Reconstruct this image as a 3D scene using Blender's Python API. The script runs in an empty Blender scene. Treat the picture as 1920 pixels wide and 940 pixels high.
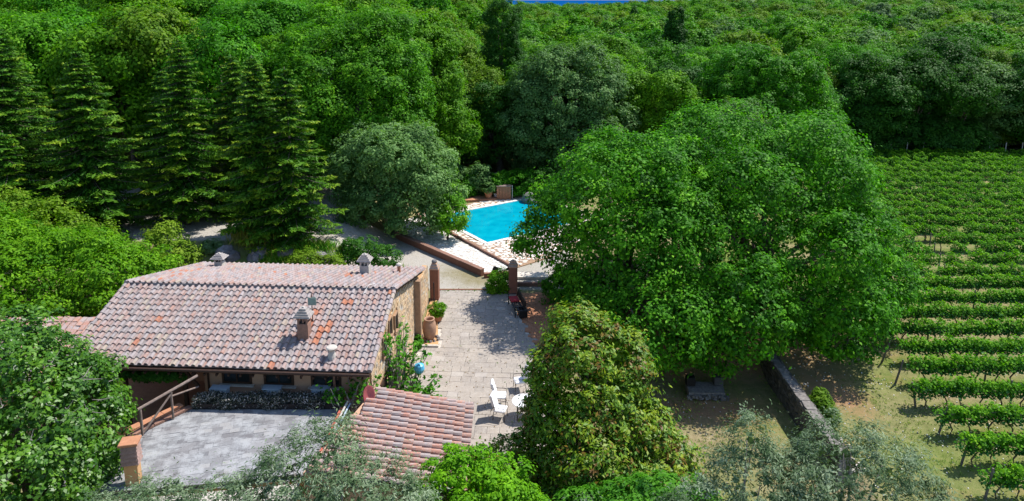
import bpy, math, random
import numpy as np
from math import radians as R, sin, cos, pi, tan, sqrt
from mathutils import Vector, Matrix

random.seed(7)
rng = np.random.default_rng(7)
S = bpy.context.scene
COL = S.collection

# ------------------------------------------------------------------ camera
cam_d = bpy.data.cameras.new('camera')
cam = bpy.data.objects.new('camera', cam_d)
COL.objects.link(cam)
cam_d.sensor_width = 36.0
cam_d.lens = 24.375
cam_d.shift_y = -230.0 / 1920.0
cam_d.clip_start = 0.5
cam_d.clip_end = 700000.0
cam.location = (0, 0, 18)
cam.rotation_euler = (R(90 - 10.46), 0, 0)
S.camera = cam
S.render.resolution_x = 1024
S.render.resolution_y = 501

# ------------------------------------------------------------------ light
SUN_DIR = Vector((0.47, 0.27, 0.82)).normalized()
world = bpy.data.worlds.new('World')
S.world = world
world.use_nodes = True
wn = world.node_tree.nodes
wl = world.node_tree.links
sky = wn.new('ShaderNodeTexSky')
sky.sky_type = 'NISHITA'
sky.sun_disc = False
sky.sun_elevation = math.asin(SUN_DIR.z)
sky.sun_rotation = math.atan2(SUN_DIR.x, SUN_DIR.y)
sky.air_density = 1.0
sky.dust_density = 0.4
sky.ozone_density = 2.0
wl.new(sky.outputs[0], wn['Background'].inputs[0])
wn['Background'].inputs[1].default_value = 0.15
sun_d = bpy.data.lights.new('sun', 'SUN')
sun = bpy.data.objects.new('sun', sun_d)
COL.objects.link(sun)
sun_d.energy = 4.6
sun_d.angle = R(0.53)
sun_d.color = (1.0, 0.955, 0.88)
sun.rotation_euler = SUN_DIR.to_track_quat('Z', 'Y').to_euler()
S.view_settings.view_transform = 'Standard'
S.view_settings.look = 'None'
S.view_settings.exposure = 0.6
S.view_settings.gamma = 1.0
S.render.engine = 'CYCLES'
S.cycles.max_bounces = 5
S.cycles.diffuse_bounces = 3
S.cycles.transmission_bounces = 3
S.cycles.transparent_max_bounces = 4


# ------------------------------------------------------------------ mesh helpers
class MB:
    """collects shapes; build() links them as one mesh object"""
    def __init__(s):
        s.V = []; s.F = []; s.T = []; s.n = 0

    def add(s, V, F, t=0.5):
        V = np.asarray(V, float)
        s.V.append(V)
        for f in F:
            s.F.append(tuple(i + s.n for i in f))
            s.T.append(t)
        s.n += len(V)
        return s

    def box(s, c, d, rz=0.0, rx=0.0, ry=0.0, t=0.5, taper=1.0, jit=0.0, bev=0.0):
        hx, hy, hz = d[0] / 2, d[1] / 2, d[2] / 2
        if bev > 0:
            b = bev
            V = []
            for z, k in ((-hz, 0), (-hz + b, 1), (hz - b, 1), (hz, 0)):
                q = 0 if k else b
                V += [(-hx + q, -hy + q, z), (hx - q, -hy + q, z), (hx - q, hy - q, z), (-hx + q, hy - q, z)]
            F = [(3, 2, 1, 0), (12, 13, 14, 15)]
            for k in range(3):
                for i in range(4):
                    j = (i + 1) % 4
                    F.append((k * 4 + i, k * 4 + j, k * 4 + 4 + j, k * 4 + 4 + i))
        else:
            V = [(-hx, -hy, -hz), (hx, -hy, -hz), (hx, hy, -hz), (-hx, hy, -hz),
                 (-hx * taper, -hy * taper, hz), (hx * taper, -hy * taper, hz), (hx * taper, hy * taper, hz), (-hx * taper, hy * taper, hz)]
            F = [(3, 2, 1, 0), (4, 5, 6, 7), (0, 1, 5, 4), (1, 2, 6, 5), (2, 3, 7, 6), (3, 0, 4, 7)]
        V = np.array(V)
        if jit:
            V = V + rng.uniform(-jit, jit, V.shape)
        if rx or ry or rz:
            M = np.array(Matrix.Rotation(rz, 3, 'Z') @ Matrix.Rotation(ry, 3, 'Y') @ Matrix.Rotation(rx, 3, 'X'))
            V = V @ M.T
        return s.add(V + np.array(c), F, t)

    def tube(s, pts, rad, n=7, t=0.5, caps=True):
        pts = [Vector(p) for p in pts]
        if not hasattr(rad, '__len__'):
            rad = [rad] * len(pts)
        V = []
        up = Vector((0, 0, 1))
        for i, p in enumerate(pts):
            d = (pts[min(i + 1, len(pts) - 1)] - pts[max(i - 1, 0)]).normalized()
            a = d.cross(up)
            if a.length < 0.05:
                a = d.cross(Vector((1, 0, 0)))
            a.normalize(); b = d.cross(a)
            for k in range(n):
                w = 2 * pi * k / n
                V.append(p + a * (cos(w) * rad[i]) + b * (sin(w) * rad[i]))
        F = []
        for i in range(len(pts) - 1):
            for k in range(n):
                j = (k + 1) % n
                F.append((i * n + k, i * n + n + k, i * n + n + j, i * n + j))
        if caps:
            F.append(tuple(range(n)))
            F.append(tuple((len(pts) - 1) * n + k for k in reversed(range(n))))
        return s.add([tuple(v) for v in V], F, t)

    def lathe(s, prof, c=(0, 0, 0), n=20, t=0.5):
        V = [(c[0] + r * cos(2 * pi * k / n), c[1] + r * sin(2 * pi * k / n), c[2] + z) for r, z in prof for k in range(n)]
        F = []
        for i in range(len(prof) - 1):
            for k in range(n):
                j = (k + 1) % n
                F.append((i * n + k, i * n + j, i * n + n + j, i * n + n + k))
        F.append(tuple(reversed(range(n))))
        F.append(tuple((len(prof) - 1) * n + k for k in range(n)))
        return s.add(V, F, t)

    def prism(s, poly, z0, z1, t=0.5):
        n = len(poly)
        V = [(p[0], p[1], z0) for p in poly] + [(p[0], p[1], z1) for p in poly]
        F = [tuple(reversed(range(n))), tuple(range(n, 2 * n))] + [(i, (i + 1) % n, n + (i + 1) % n, n + i) for i in range(n)]
        return s.add(V, F, t)

    def mesh(s, name, m, smooth=False):
        me = bpy.data.meshes.new(name)
        V = np.concatenate(s.V) if s.V else np.zeros((0, 3))
        me.from_pydata(V.tolist(), [], s.F)
        if isinstance(m, (list, tuple)):
            for q in m:
                me.materials.append(q)
        else:
            me.materials.append(m)
        a = me.attributes.new('tint', 'FLOAT', 'FACE')
        a.data.foreach_set('value', np.array(s.T, np.float32))
        if smooth:
            me.polygons.foreach_set('use_smooth', np.ones(len(s.F), bool))
        me.update()
        return me

    def build(s, name, m, parent=None, smooth=False, **kw):
        return link(name, s.mesh(name, m, smooth), parent, **kw)


def link(name, me, parent=None, loc=None, rot=None, label=None, cat=None, group=None, kind=None):
    o = bpy.data.objects.new(name, me)
    COL.objects.link(o)
    if parent is not None:
        o.parent = parent
    if loc is not None:
        o.location = loc
    if rot is not None:
        o.rotation_euler = rot
    for k, v in (('label', label), ('category', cat), ('group', group), ('kind', kind)):
        if v:
            o[k] = v
    return o


def thing(name, loc, label, cat, group=None, rz=0.0):
    return link(name, None, None, loc, (0, 0, rz), label, cat, group)


def dup(o, parent=None):
    c = o.copy()
    COL.objects.link(c)
    c.parent = parent
    for ch in list(o.children):
        dup(ch, c)
    return c


def quads(name, V, mat, tint, smooth=False):
    """V (n,4,3) -> mesh of n quads, fast"""
    n = len(V)
    me = bpy.data.meshes.new(name)
    me.vertices.add(n * 4)
    me.vertices.foreach_set('co', V.reshape(-1).astype(np.float32))
    me.loops.add(n * 4)
    me.loops.foreach_set('vertex_index', np.arange(n * 4, dtype=np.int32))
    me.polygons.add(n)
    me.polygons.foreach_set('loop_start', np.arange(0, n * 4, 4, dtype=np.int32))
    me.polygons.foreach_set('loop_total', np.full(n, 4, np.int32))
    me.update(calc_edges=True)
    me.materials.append(mat)
    a = me.attributes.new('tint', 'FLOAT', 'FACE')
    a.data.foreach_set('value', tint.astype(np.float32))
    return me


# ------------------------------------------------------------------ materials
def new_mat(name):
    m = bpy.data.materials.new(name)
    m.use_nodes = True
    nt = m.node_tree
    nt.nodes.clear()
    out = nt.nodes.new('ShaderNodeOutputMaterial')
    return m, nt, out


def ramp(nt, fac, stops, interp='LINEAR'):
    r = nt.nodes.new('ShaderNodeValToRGB')
    r.color_ramp.interpolation = interp
    e = r.color_ramp.elements
    while len(e) < len(stops):
        e.new(0.5)
    for i, (p, c) in enumerate(stops):
        e[i].position = p
        e[i].color = (c[0], c[1], c[2], 1)
    nt.links.new(fac, r.inputs[0])
    return r.outputs[0]


def noise(nt, scale, detail=4, rough=0.6, coord='Object', vec=None):
    n = nt.nodes.new('ShaderNodeTexNoise')
    n.inputs['Scale'].default_value = scale
    n.inputs['Detail'].default_value = detail
    n.inputs['Roughness'].default_value = rough
    if vec is None:
        tc = nt.nodes.new('ShaderNodeTexCoord')
        vec = tc.outputs[coord]
    nt.links.new(vec, n.inputs['Vector'])
    return n.outputs[0]


def mixc(nt, fac, a, b, mode='MIX'):
    m = nt.nodes.new('ShaderNodeMix')
    m.data_type = 'RGBA'
    m.blend_type = mode
    for sock, v in ((m.inputs[0], fac), (m.inputs[6], a), (m.inputs[7], b)):
        if isinstance(v, (int, float)):
            sock.default_value = v
        elif isinstance(v, tuple):
            sock.default_value = (v[0], v[1], v[2], 1)
        else:
            nt.links.new(v, sock)
    return m.outputs[2]


def mathn(nt, op, a, b=0.0, clamp=False):
    m = nt.nodes.new('ShaderNodeMath')
    m.operation = op
    m.use_clamp = clamp
    for sock, v in ((m.inputs[0], a), (m.inputs[1], b)):
        if isinstance(v, (int, float)):
            sock.default_value = v
        else:
            nt.links.new(v, sock)
    return m.outputs[0]


def attr(nt, name='tint'):
    a = nt.nodes.new('ShaderNodeAttribute')
    a.attribute_name = name
    return a.outputs['Fac']


def surf(name, c1, c2=None, scale=3.0, rough=0.8, bump=0.3, bscale=None, speck=None, use_tint=0.0, obj_rand=0.0, spec=0.3, metal=0.0, coord='Object'):
    """weathered surface: two colours mixed by noise, optional speckles, relief"""
    m, nt, out = new_mat(name)
    b = nt.nodes.new('ShaderNodeBsdfPrincipled')
    b.inputs['Roughness'].default_value = rough
    b.inputs['Specular IOR Level'].default_value = spec
    b.inputs['Metallic'].default_value = metal
    c2 = c2 or tuple(x * 0.7 for x in c1)
    n = noise(nt, scale, 6, 0.65, coord)
    c = ramp(nt, n, [(0.32, c2), (0.66, c1)])
    if speck:
        n2 = noise(nt, scale * 6, 3, 0.6, coord)
        f = mathn(nt, 'GREATER_THAN', n2, speck[1])
        c = mixc(nt, mathn(nt, 'MULTIPLY', f, 0.75), c, speck[0])
    if use_tint:
        v = mathn(nt, 'ADD', mathn(nt, 'MULTIPLY', attr(nt), 2 * use_tint), 1 - use_tint)
        c = mixc(nt, 1.0, c, v, 'MULTIPLY')
    if obj_rand:
        oi = nt.nodes.new('ShaderNodeObjectInfo')
        v = mathn(nt, 'ADD', mathn(nt, 'MULTIPLY', oi.outputs['Random'], 2 * obj_rand), 1 - obj_rand)
        c = mixc(nt, 1.0, c, v, 'MULTIPLY')
    nt.links.new(c, b.inputs['Base Color'])
    if bump:
        bp = nt.nodes.new('ShaderNodeBump')
        bp.inputs['Strength'].default_value = bump
        bp.inputs['Distance'].default_value = 0.03
        nt.links.new(noise(nt, bscale or scale * 5, 5, 0.6, coord), bp.inputs['Height'])
        nt.links.new(bp.outputs[0], b.inputs['Normal'])
    nt.links.new(b.outputs[0], out.inputs[0])
    return m


def leaf_mat(name, stops, rough=0.6, trans=0.34, spec=0.14, var=0.12, gain=(1.34, 1.78, 0.80)):
    """stops: colour ramp over per-leaf tint; every tree shifts it a little"""
    m, nt, out = new_mat(name)
    oi = nt.nodes.new('ShaderNodeObjectInfo')
    t = mathn(nt, 'ADD', attr(nt), mathn(nt, 'MULTIPLY', mathn(nt, 'SUBTRACT', oi.outputs['Random'], 0.5), 2 * var), True)
    c = ramp(nt, t, [(p, (c_[0] * gain[0], c_[1] * gain[1], c_[2] * gain[2])) for p, c_ in stops])
    b = nt.nodes.new('ShaderNodeBsdfPrincipled')
    b.inputs['Roughness'].default_value = rough
    b.inputs['Specular IOR Level'].default_value = spec
    nt.links.new(c, b.inputs['Base Color'])
    tr = nt.nodes.new('ShaderNodeBsdfTranslucent')
    c3 = mixc(nt, 1.0, c, (1.1, 1.35, 0.3), 'MULTIPLY')
    nt.links.new(c3, tr.inputs[0])
    mx = nt.nodes.new('ShaderNodeMixShader')
    mx.inputs[0].default_value = trans
    nt.links.new(b.outputs[0], mx.inputs[1])
    nt.links.new(tr.outputs[0], mx.inputs[2])
    nt.links.new(mx.outputs[0], out.inputs[0])
    return m


M = {}
M['bark'] = surf('bark', (0.16, 0.13, 0.10), (0.07, 0.055, 0.045), 6, 0.9, 0.6)
M['greybark'] = surf('grey bark', (0.34, 0.31, 0.28), (0.16, 0.14, 0.12), 8, 0.9, 0.5)
M['oak'] = leaf_mat('oak leaves', [(0.0, (0.018, 0.052, 0.006)), (0.45, (0.046, 0.116, 0.006)), (0.8, (0.085, 0.170, 0.008)), (1.0, (0.15, 0.23, 0.02))], gain=(1.28, 1.78, .80))
M['bigoak'] = leaf_mat('broad oak leaves', [(0.0, (0.014, 0.050, 0.006)), (0.45, (0.036, 0.112, 0.006)), (0.8, (0.066, 0.165, 0.008)), (1.0, (0.13, 0.24, 0.02))], var=0.03)
M['lime'] = leaf_mat('bright green leaves', [(0.0, (0.022, 0.070, 0.004)), (0.5, (0.064, 0.130, 0.005)), (1.0, (0.14, 0.215, 0.012))])
M['holm'] = leaf_mat('grey green leaves', [(0.0, (0.028, 0.055, 0.024)), (0.5, (0.085, 0.125, 0.060)), (1.0, (0.19, 0.225, 0.14))], var=0.08, gain=(1.08, 1.58, .80))
M['darkleaf'] = leaf_mat('dark green leaves', [(0.0, (0.010, 0.034, 0.008)), (0.5, (0.024, 0.068, 0.012)), (1.0, (0.050, 0.110, 0.020))])
M['yellowoak'] = leaf_mat('yellow green leaves', [(0.0, (0.032, 0.062, 0.006)), (0.5, (0.082, 0.125, 0.010)), (1.0, (0.16, 0.18, 0.03))])
M['grey'] = leaf_mat('blue grey leaves', [(0.0, (0.03, 0.05, 0.045)), (0.5, (0.09, 0.125, 0.11)), (1.0, (0.17, 0.20, 0.18))])
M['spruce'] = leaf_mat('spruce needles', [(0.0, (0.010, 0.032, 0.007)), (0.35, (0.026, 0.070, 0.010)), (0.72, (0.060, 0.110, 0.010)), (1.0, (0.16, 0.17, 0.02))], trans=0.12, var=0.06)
M['magnolia'] = leaf_mat('magnolia leaves', [(0.0, (0.10, 0.040, 0.012)), (0.20, (0.16, 0.085, 0.012)), (0.27, (0.030, 0.075, 0.006)), (0.6, (0.085, 0.140, 0.005)), (1.0, (0.18, 0.19, 0.010))], rough=0.5, trans=0.22, spec=0.28, var=0.0, gain=(1.22, 1.55, .7))
M['holly'] = leaf_mat('glossy dark green leaves', [(0.0, (0.016, 0.044, 0.008)), (0.5, (0.044, 0.094, 0.009)), (1.0, (0.10, 0.16, 0.02))], rough=0.42, spec=0.4, var=0.0)
M['olive'] = leaf_mat('olive leaves', [(0.0, (0.035, 0.060, 0.030)), (0.5, (0.095, 0.118, 0.085)), (1.0, (0.22, 0.225, 0.22))], trans=0.2, var=0.03, gain=(1.15, 1.42, .92))
M['boxbush'] = leaf_mat('lime bush leaves', [(0.0, (0.035, 0.100, 0.005)), (0.5, (0.080, 0.165, 0.006)), (1.0, (0.15, 0.25, 0.01))], var=0.0)
M['fig'] = leaf_mat('fig leaves', [(0.0, (0.016, 0.06, 0.01)), (0.5, (0.042, 0.115, 0.012)), (1.0, (0.10, 0.20, 0.03))], var=0.0)
M['vine'] = leaf_mat('vine leaves', [(0.0, (0.035, 0.090, 0.075)), (0.28, (0.035, 0.100, 0.055)), (0.42, (0.032, 0.092, 0.010)), (0.75, (0.080, 0.165, 0.008)), (1.0, (0.15, 0.22, 0.015))], var=0.06)
M['jasmine'] = leaf_mat('jasmine leaves', [(0.0, (0.03, 0.04, 0.03)), (0.66, (0.10, 0.115, 0.10)), (0.72, (0.42, 0.38, 0.38)), (1.0, (0.62, 0.56, 0.55))], var=0.0, gain=(1, 1, 1))
M['grassleaf'] = leaf_mat('grass blades', [(0.0, (0.05, 0.10, 0.012)), (0.5, (0.13, 0.17, 0.04)), (1.0, (0.30, 0.26, 0.12))], trans=0.2, var=0.0)
M['litter'] = leaf_mat('dry leaf litter', [(0.0, (0.10, 0.06, 0.03)), (0.6, (0.22, 0.14, 0.06)), (1.0, (0.34, 0.26, 0.13))], trans=0.05, var=0.0, gain=(1, 1, 1))
M['reed'] = leaf_mat('tall grass blades', [(0.0, (0.04, 0.12, 0.01)), (0.6, (0.10, 0.20, 0.02)), (1.0, (0.30, 0.20, 0.09))], trans=0.2, var=0.0)

M['plaster'] = surf('pink ochre plaster', (0.50, 0.32, 0.22), (0.42, 0.25, 0.17), 1.5, 0.9, 0.15)
M['ochre'] = surf('ochre plaster', (0.52, 0.31, 0.15), (0.42, 0.24, 0.11), 1.5, 0.9, 0.15)
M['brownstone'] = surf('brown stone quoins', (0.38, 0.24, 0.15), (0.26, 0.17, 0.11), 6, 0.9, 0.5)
M['brownplaster'] = surf('brown gate plaster', (0.25, 0.115, 0.075), (0.20, 0.09, 0.06), 3, 0.9, 0.15)
M['terracotta'] = surf('terracotta', (0.46, 0.22, 0.12), (0.36, 0.16, 0.09), 5, 0.85, 0.2)
M['claypot'] = surf('pale clay', (0.40, 0.24, 0.155), (0.31, 0.18, 0.12), 6, 0.85, 0.2)
M['brick'] = surf('brick', (0.30, 0.165, 0.12), (0.19, 0.11, 0.085), 9, 0.9, 0.3, obj_rand=0.15)
M['coursebrick'] = surf('dull pink tile courses', (0.34, 0.22, 0.19), (0.22, 0.15, 0.13), 6, 0.9, 0.3)
M['redbrick'] = surf('red flashing', (0.50, 0.10, 0.06), (0.36, 0.12, 0.09), 4, 0.7, 0.2)
M['wood'] = surf('weathered wood', (0.26, 0.20, 0.17), (0.15, 0.11, 0.09), 9, 0.85, 0.3)
M['darkwood'] = surf('dark brown wood', (0.06, 0.030, 0.020), (0.035, 0.02, 0.014), 9, 0.7, 0.2)
M['postwood'] = surf('vineyard post wood', (0.17, 0.15, 0.13), (0.09, 0.08, 0.07), 9, 0.9, 0.4)
M['darkmetal'] = surf('dark metal', (0.05, 0.04, 0.04), (0.03, 0.025, 0.025), 5, 0.5, 0.0, metal=0.4)
M['lead'] = surf('lead flashing', (0.10, 0.10, 0.105), (0.05, 0.05, 0.055), 3, 0.6, 0.2)
M['whitecloth'] = surf('white cushion cloth', (0.82, 0.82, 0.84), (0.74, 0.74, 0.77), 4, 0.9, 0.1)
M['paint'] = surf('pale blue grey metal', (0.40, 0.47, 0.55), (0.32, 0.40, 0.48), 4, 0.6, 0.05)
M['concrete'] = surf('pale concrete', (0.55, 0.50, 0.44), (0.38, 0.34, 0.30), 6, 0.9, 0.3)
M['capstone'] = surf('grey cap tiles', (0.40, 0.36, 0.335), (0.24, 0.215, 0.205), 8, 0.9, 0.3)
M['rock'] = surf('grey rock', (0.26, 0.24, 0.25), (0.11, 0.105, 0.10), 3, 0.9, 0.8, use_tint=0.25)
M['drystone'] = surf('dry wall stone', (0.25, 0.23, 0.21), (0.13, 0.115, 0.11), 5, 0.9, 0.6, use_tint=0.4)
M['shadestone'] = surf('wall stone with painted shade', (0.13, 0.115, 0.10), (0.06, 0.055, 0.05), 5, 0.9, 0.6, use_tint=0.4)  # dry wall stone darkened: shade of the unlit wall face put into its colour
M['glass'] = surf('dark window glass', (0.02, 0.025, 0.03), (0.015, 0.02, 0.02), 2, 0.12, 0.0, spec=0.6)
M['black'] = surf('black iron', (0.02, 0.018, 0.018), (0.012, 0.012, 0.012), 4, 0.5, 0.0)
M['redcloth'] = surf('red cushion', (0.42, 0.04, 0.05), (0.3, 0.03, 0.04), 4, 0.9, 0.1)
M['pink'] = surf('pink plastic', (0.62, 0.16, 0.15), (0.5, 0.12, 0.12), 4, 0.5, 0.0)
M['bluepl'] = surf('light blue plastic', (0.10, 0.42, 0.62), (0.08, 0.35, 0.55), 4, 0.4, 0.0)
M['greenplate'] = surf('grey green plate', (0.25, 0.33, 0.28), (0.2, 0.27, 0.23), 4, 0.6, 0.0)


def tile_material(name, stops, lichen=(0.35, 0.33, 0.325), ls=9, lo=.48, hi_=.66):
    m, nt, out = new_mat(name)
    oi = nt.nodes.new('ShaderNodeObjectInfo')
    v = mathn(nt, 'FRACT', mathn(nt, 'ADD', attr(nt), mathn(nt, 'MULTIPLY', oi.outputs['Random'], 7.31)))
    c = ramp(nt, v, stops, 'CONSTANT')
    geo = nt.nodes.new('ShaderNodeNewGeometry')
    n1 = noise(nt, ls, 6, 0.72, vec=geo.outputs['Position'])
    n2 = noise(nt, 1.1, 4, 0.7, vec=geo.outputs['Position'])
    n3 = noise(nt, 30, 3, 0.6, vec=geo.outputs['Position'])
    c = mixc(nt, ramp(nt, n1, [(lo, (0, 0, 0)), (hi_, (0.85, 0.85, 0.85))]), c, lichen)
    c = mixc(nt, ramp(nt, n2, [(0.35, (0.30, 0.30, 0.30)), (0.65, (0, 0, 0))]), c, (0.22, 0.19, 0.185))
    c = mixc(nt, ramp(nt, n3, [(0.60, (0, 0, 0)), (0.70, (0.7, 0.7, 0.7))]), c, (0.10, 0.09, 0.085))
    b = nt.nodes.new('ShaderNodeBsdfPrincipled')
    b.inputs['Roughness'].default_value = 0.9
    b.inputs['Specular IOR Level'].default_value = 0.15
    nt.links.new(c, b.inputs['Base Color'])
    bp = nt.nodes.new('ShaderNodeBump')
    bp.inputs['Strength'].default_value = 0.4
    bp.inputs['Distance'].default_value = 0.02
    nt.links.new(n3, bp.inputs['Height'])
    nt.links.new(bp.outputs[0], b.inputs['Normal'])
    nt.links.new(b.outputs[0], out.inputs[0])
    return m


PINKS = [(0.0, (0.42, 0.32, 0.29)), (0.14, (0.37, 0.34, 0.33)), (0.28, (0.46, 0.37, 0.33)), (0.42, (0.36, 0.26, 0.23)),
         (0.54, (0.43, 0.39, 0.38)), (0.66, (0.44, 0.33, 0.29)), (0.78, (0.29, 0.27, 0.265)), (0.90, (0.44, 0.27, 0.21)), (0.95, (0.46, 0.40, 0.31))]
M['tile'] = tile_material('weathered roof tile', [(p, (c[0] * .80, c[1] * .745, c[2] * .755)) for p, c in PINKS])
M['tile_orange'] = tile_material('fresh orange roof tile', [(0.0, (0.42, 0.155, 0.08)), (0.5, (0.38, 0.14, 0.08)), (0.8, (0.44, 0.21, 0.13))], lichen=(0.34, 0.20, 0.15))
M['tile_red'] = tile_material('salmon roof tile', [(0.0, (0.46, 0.25, 0.19)), (0.2, (0.43, 0.28, 0.235)), (0.35, (0.48, 0.26, 0.19)), (0.55, (0.40, 0.32, 0.30)), (0.7, (0.47, 0.23, 0.17)), (0.85, (0.42, 0.30, 0.27))], lichen=(0.38, 0.37, 0.38))
M['slate'] = tile_material('grey terrace tile', [(0.0, (0.23, 0.235, 0.245)), (0.2, (0.18, 0.185, 0.195)), (0.4, (0.26, 0.265, 0.275)), (0.6, (0.15, 0.155, 0.165)), (0.72, (0.21, 0.215, 0.225)), (0.90, (0.31, 0.31, 0.31)), (0.96, (0.14, 0.14, 0.15))], lichen=(0.34, 0.345, 0.355), ls=2.2, lo=.46, hi_=.60)
M['paver'] = tile_material('courtyard stone', [(0.0, (0.345, 0.30, 0.255)), (0.2, (0.32, 0.28, 0.24)), (0.4, (0.36, 0.315, 0.27)), (0.6, (0.33, 0.29, 0.25)), (0.8, (0.30, 0.265, 0.23)), (0.95, (0.40, 0.36, 0.32))], lichen=(0.43, 0.395, 0.35))
M['deckstone'] = tile_material('pool deck stone', [(0.0, (0.74, 0.66, 0.58)), (0.4, (0.62, 0.54, 0.46)), (0.5, (0.78, 0.74, 0.68)), (0.78, (0.46, 0.36, 0.30)), (0.86, (0.78, 0.70, 0.62))], lichen=(0.8, 0.76, 0.7))
M['whitestone'] = tile_material('white path stone', [(0.0, (0.80, 0.77, 0.72)), (0.4, (0.72, 0.68, 0.62)), (0.7, (0.84, 0.82, 0.79))], lichen=(0.8, 0.78, 0.74))
M['wallstone'] = tile_material('ochre wall stone', [(0.0, (0.52, 0.36, 0.20)), (0.2, (0.46, 0.34, 0.22)), (0.4, (0.60, 0.45, 0.28)), (0.6, (0.40, 0.30, 0.21)), (0.75, (0.58, 0.38, 0.22)), (0.9, (0.50, 0.47, 0.42))], lichen=(0.52, 0.42, 0.30))


# ------------------------------------------------------------------ terrain
def sm(v):
    v = np.clip(v, 0, 1)
    return v * v * (3 - 2 * v)


def ground_z(x, y):
    x = np.asarray(x, float); y = np.asarray(y, float)
    z = np.zeros(np.broadcast(x, y).shape)
    left = sm((-x - 8.5) / 4) * sm((y - 38.5) / 6)
    z = z + 1.8 * left
    z = z + 4.2 * sm((-x + 2) / 22) * sm((y - 62) / 34)
    g = sm((x - 2.9) / 1.6) * sm((38.5 - y) / 5)
    z = z - 2.0 * g
    v = sm((x - 13.9) / 0.3)
    vz = -1.5 + 0.5 * sm((y - 30) / 60)
    z = z * (1 - v * (1 - sm((y - 92) / 30))) + vz * v * (1 - sm((y - 92) / 30))
    mid = sm((x - 6) / 8) * sm((y - 38) / 8) * (1 - v)
    z = z * (1 - mid * (1 - sm((y - 92) / 30))) - 0.6 * mid * (1 - sm((y - 92) / 30))
    z = z - 1.0 * sm((y - 85) / 15) * (1 - sm((y - 120) / 60)) * sm((x - 20) / 20)
    z = z + (5.4 - 3.2 * np.exp(-((x - 28) / 48) ** 2)) * sm((y - 95) / 230)
    z = z + 0.35 * np.sin(x * 0.05 + 1) * np.sin(y * 0.04) * sm((y - 90) / 40)
    z = z - 45 * sm((y - 380) / 260)
    return z


def gz(x, y):
    return float(ground_z(x, y))


def axis(*spans):
    a = []
    for lo, hi, st in spans:
        a += list(np.arange(lo, hi, st))
    a.append(spans[-1][1])
    return np.array(a)


def patch_noise(x, y, sc, seed):
    r = np.random.default_rng(seed)
    v = np.zeros(np.broadcast(x, y).shape)
    for k in range(7):
        a = r.uniform(0, 2 * pi); f = sc * r.uniform(0.6, 2.2)
        v += np.sin((x * cos(a) + y * sin(a)) * f + r.uniform(0, 6))
    return v / 3.0


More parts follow.
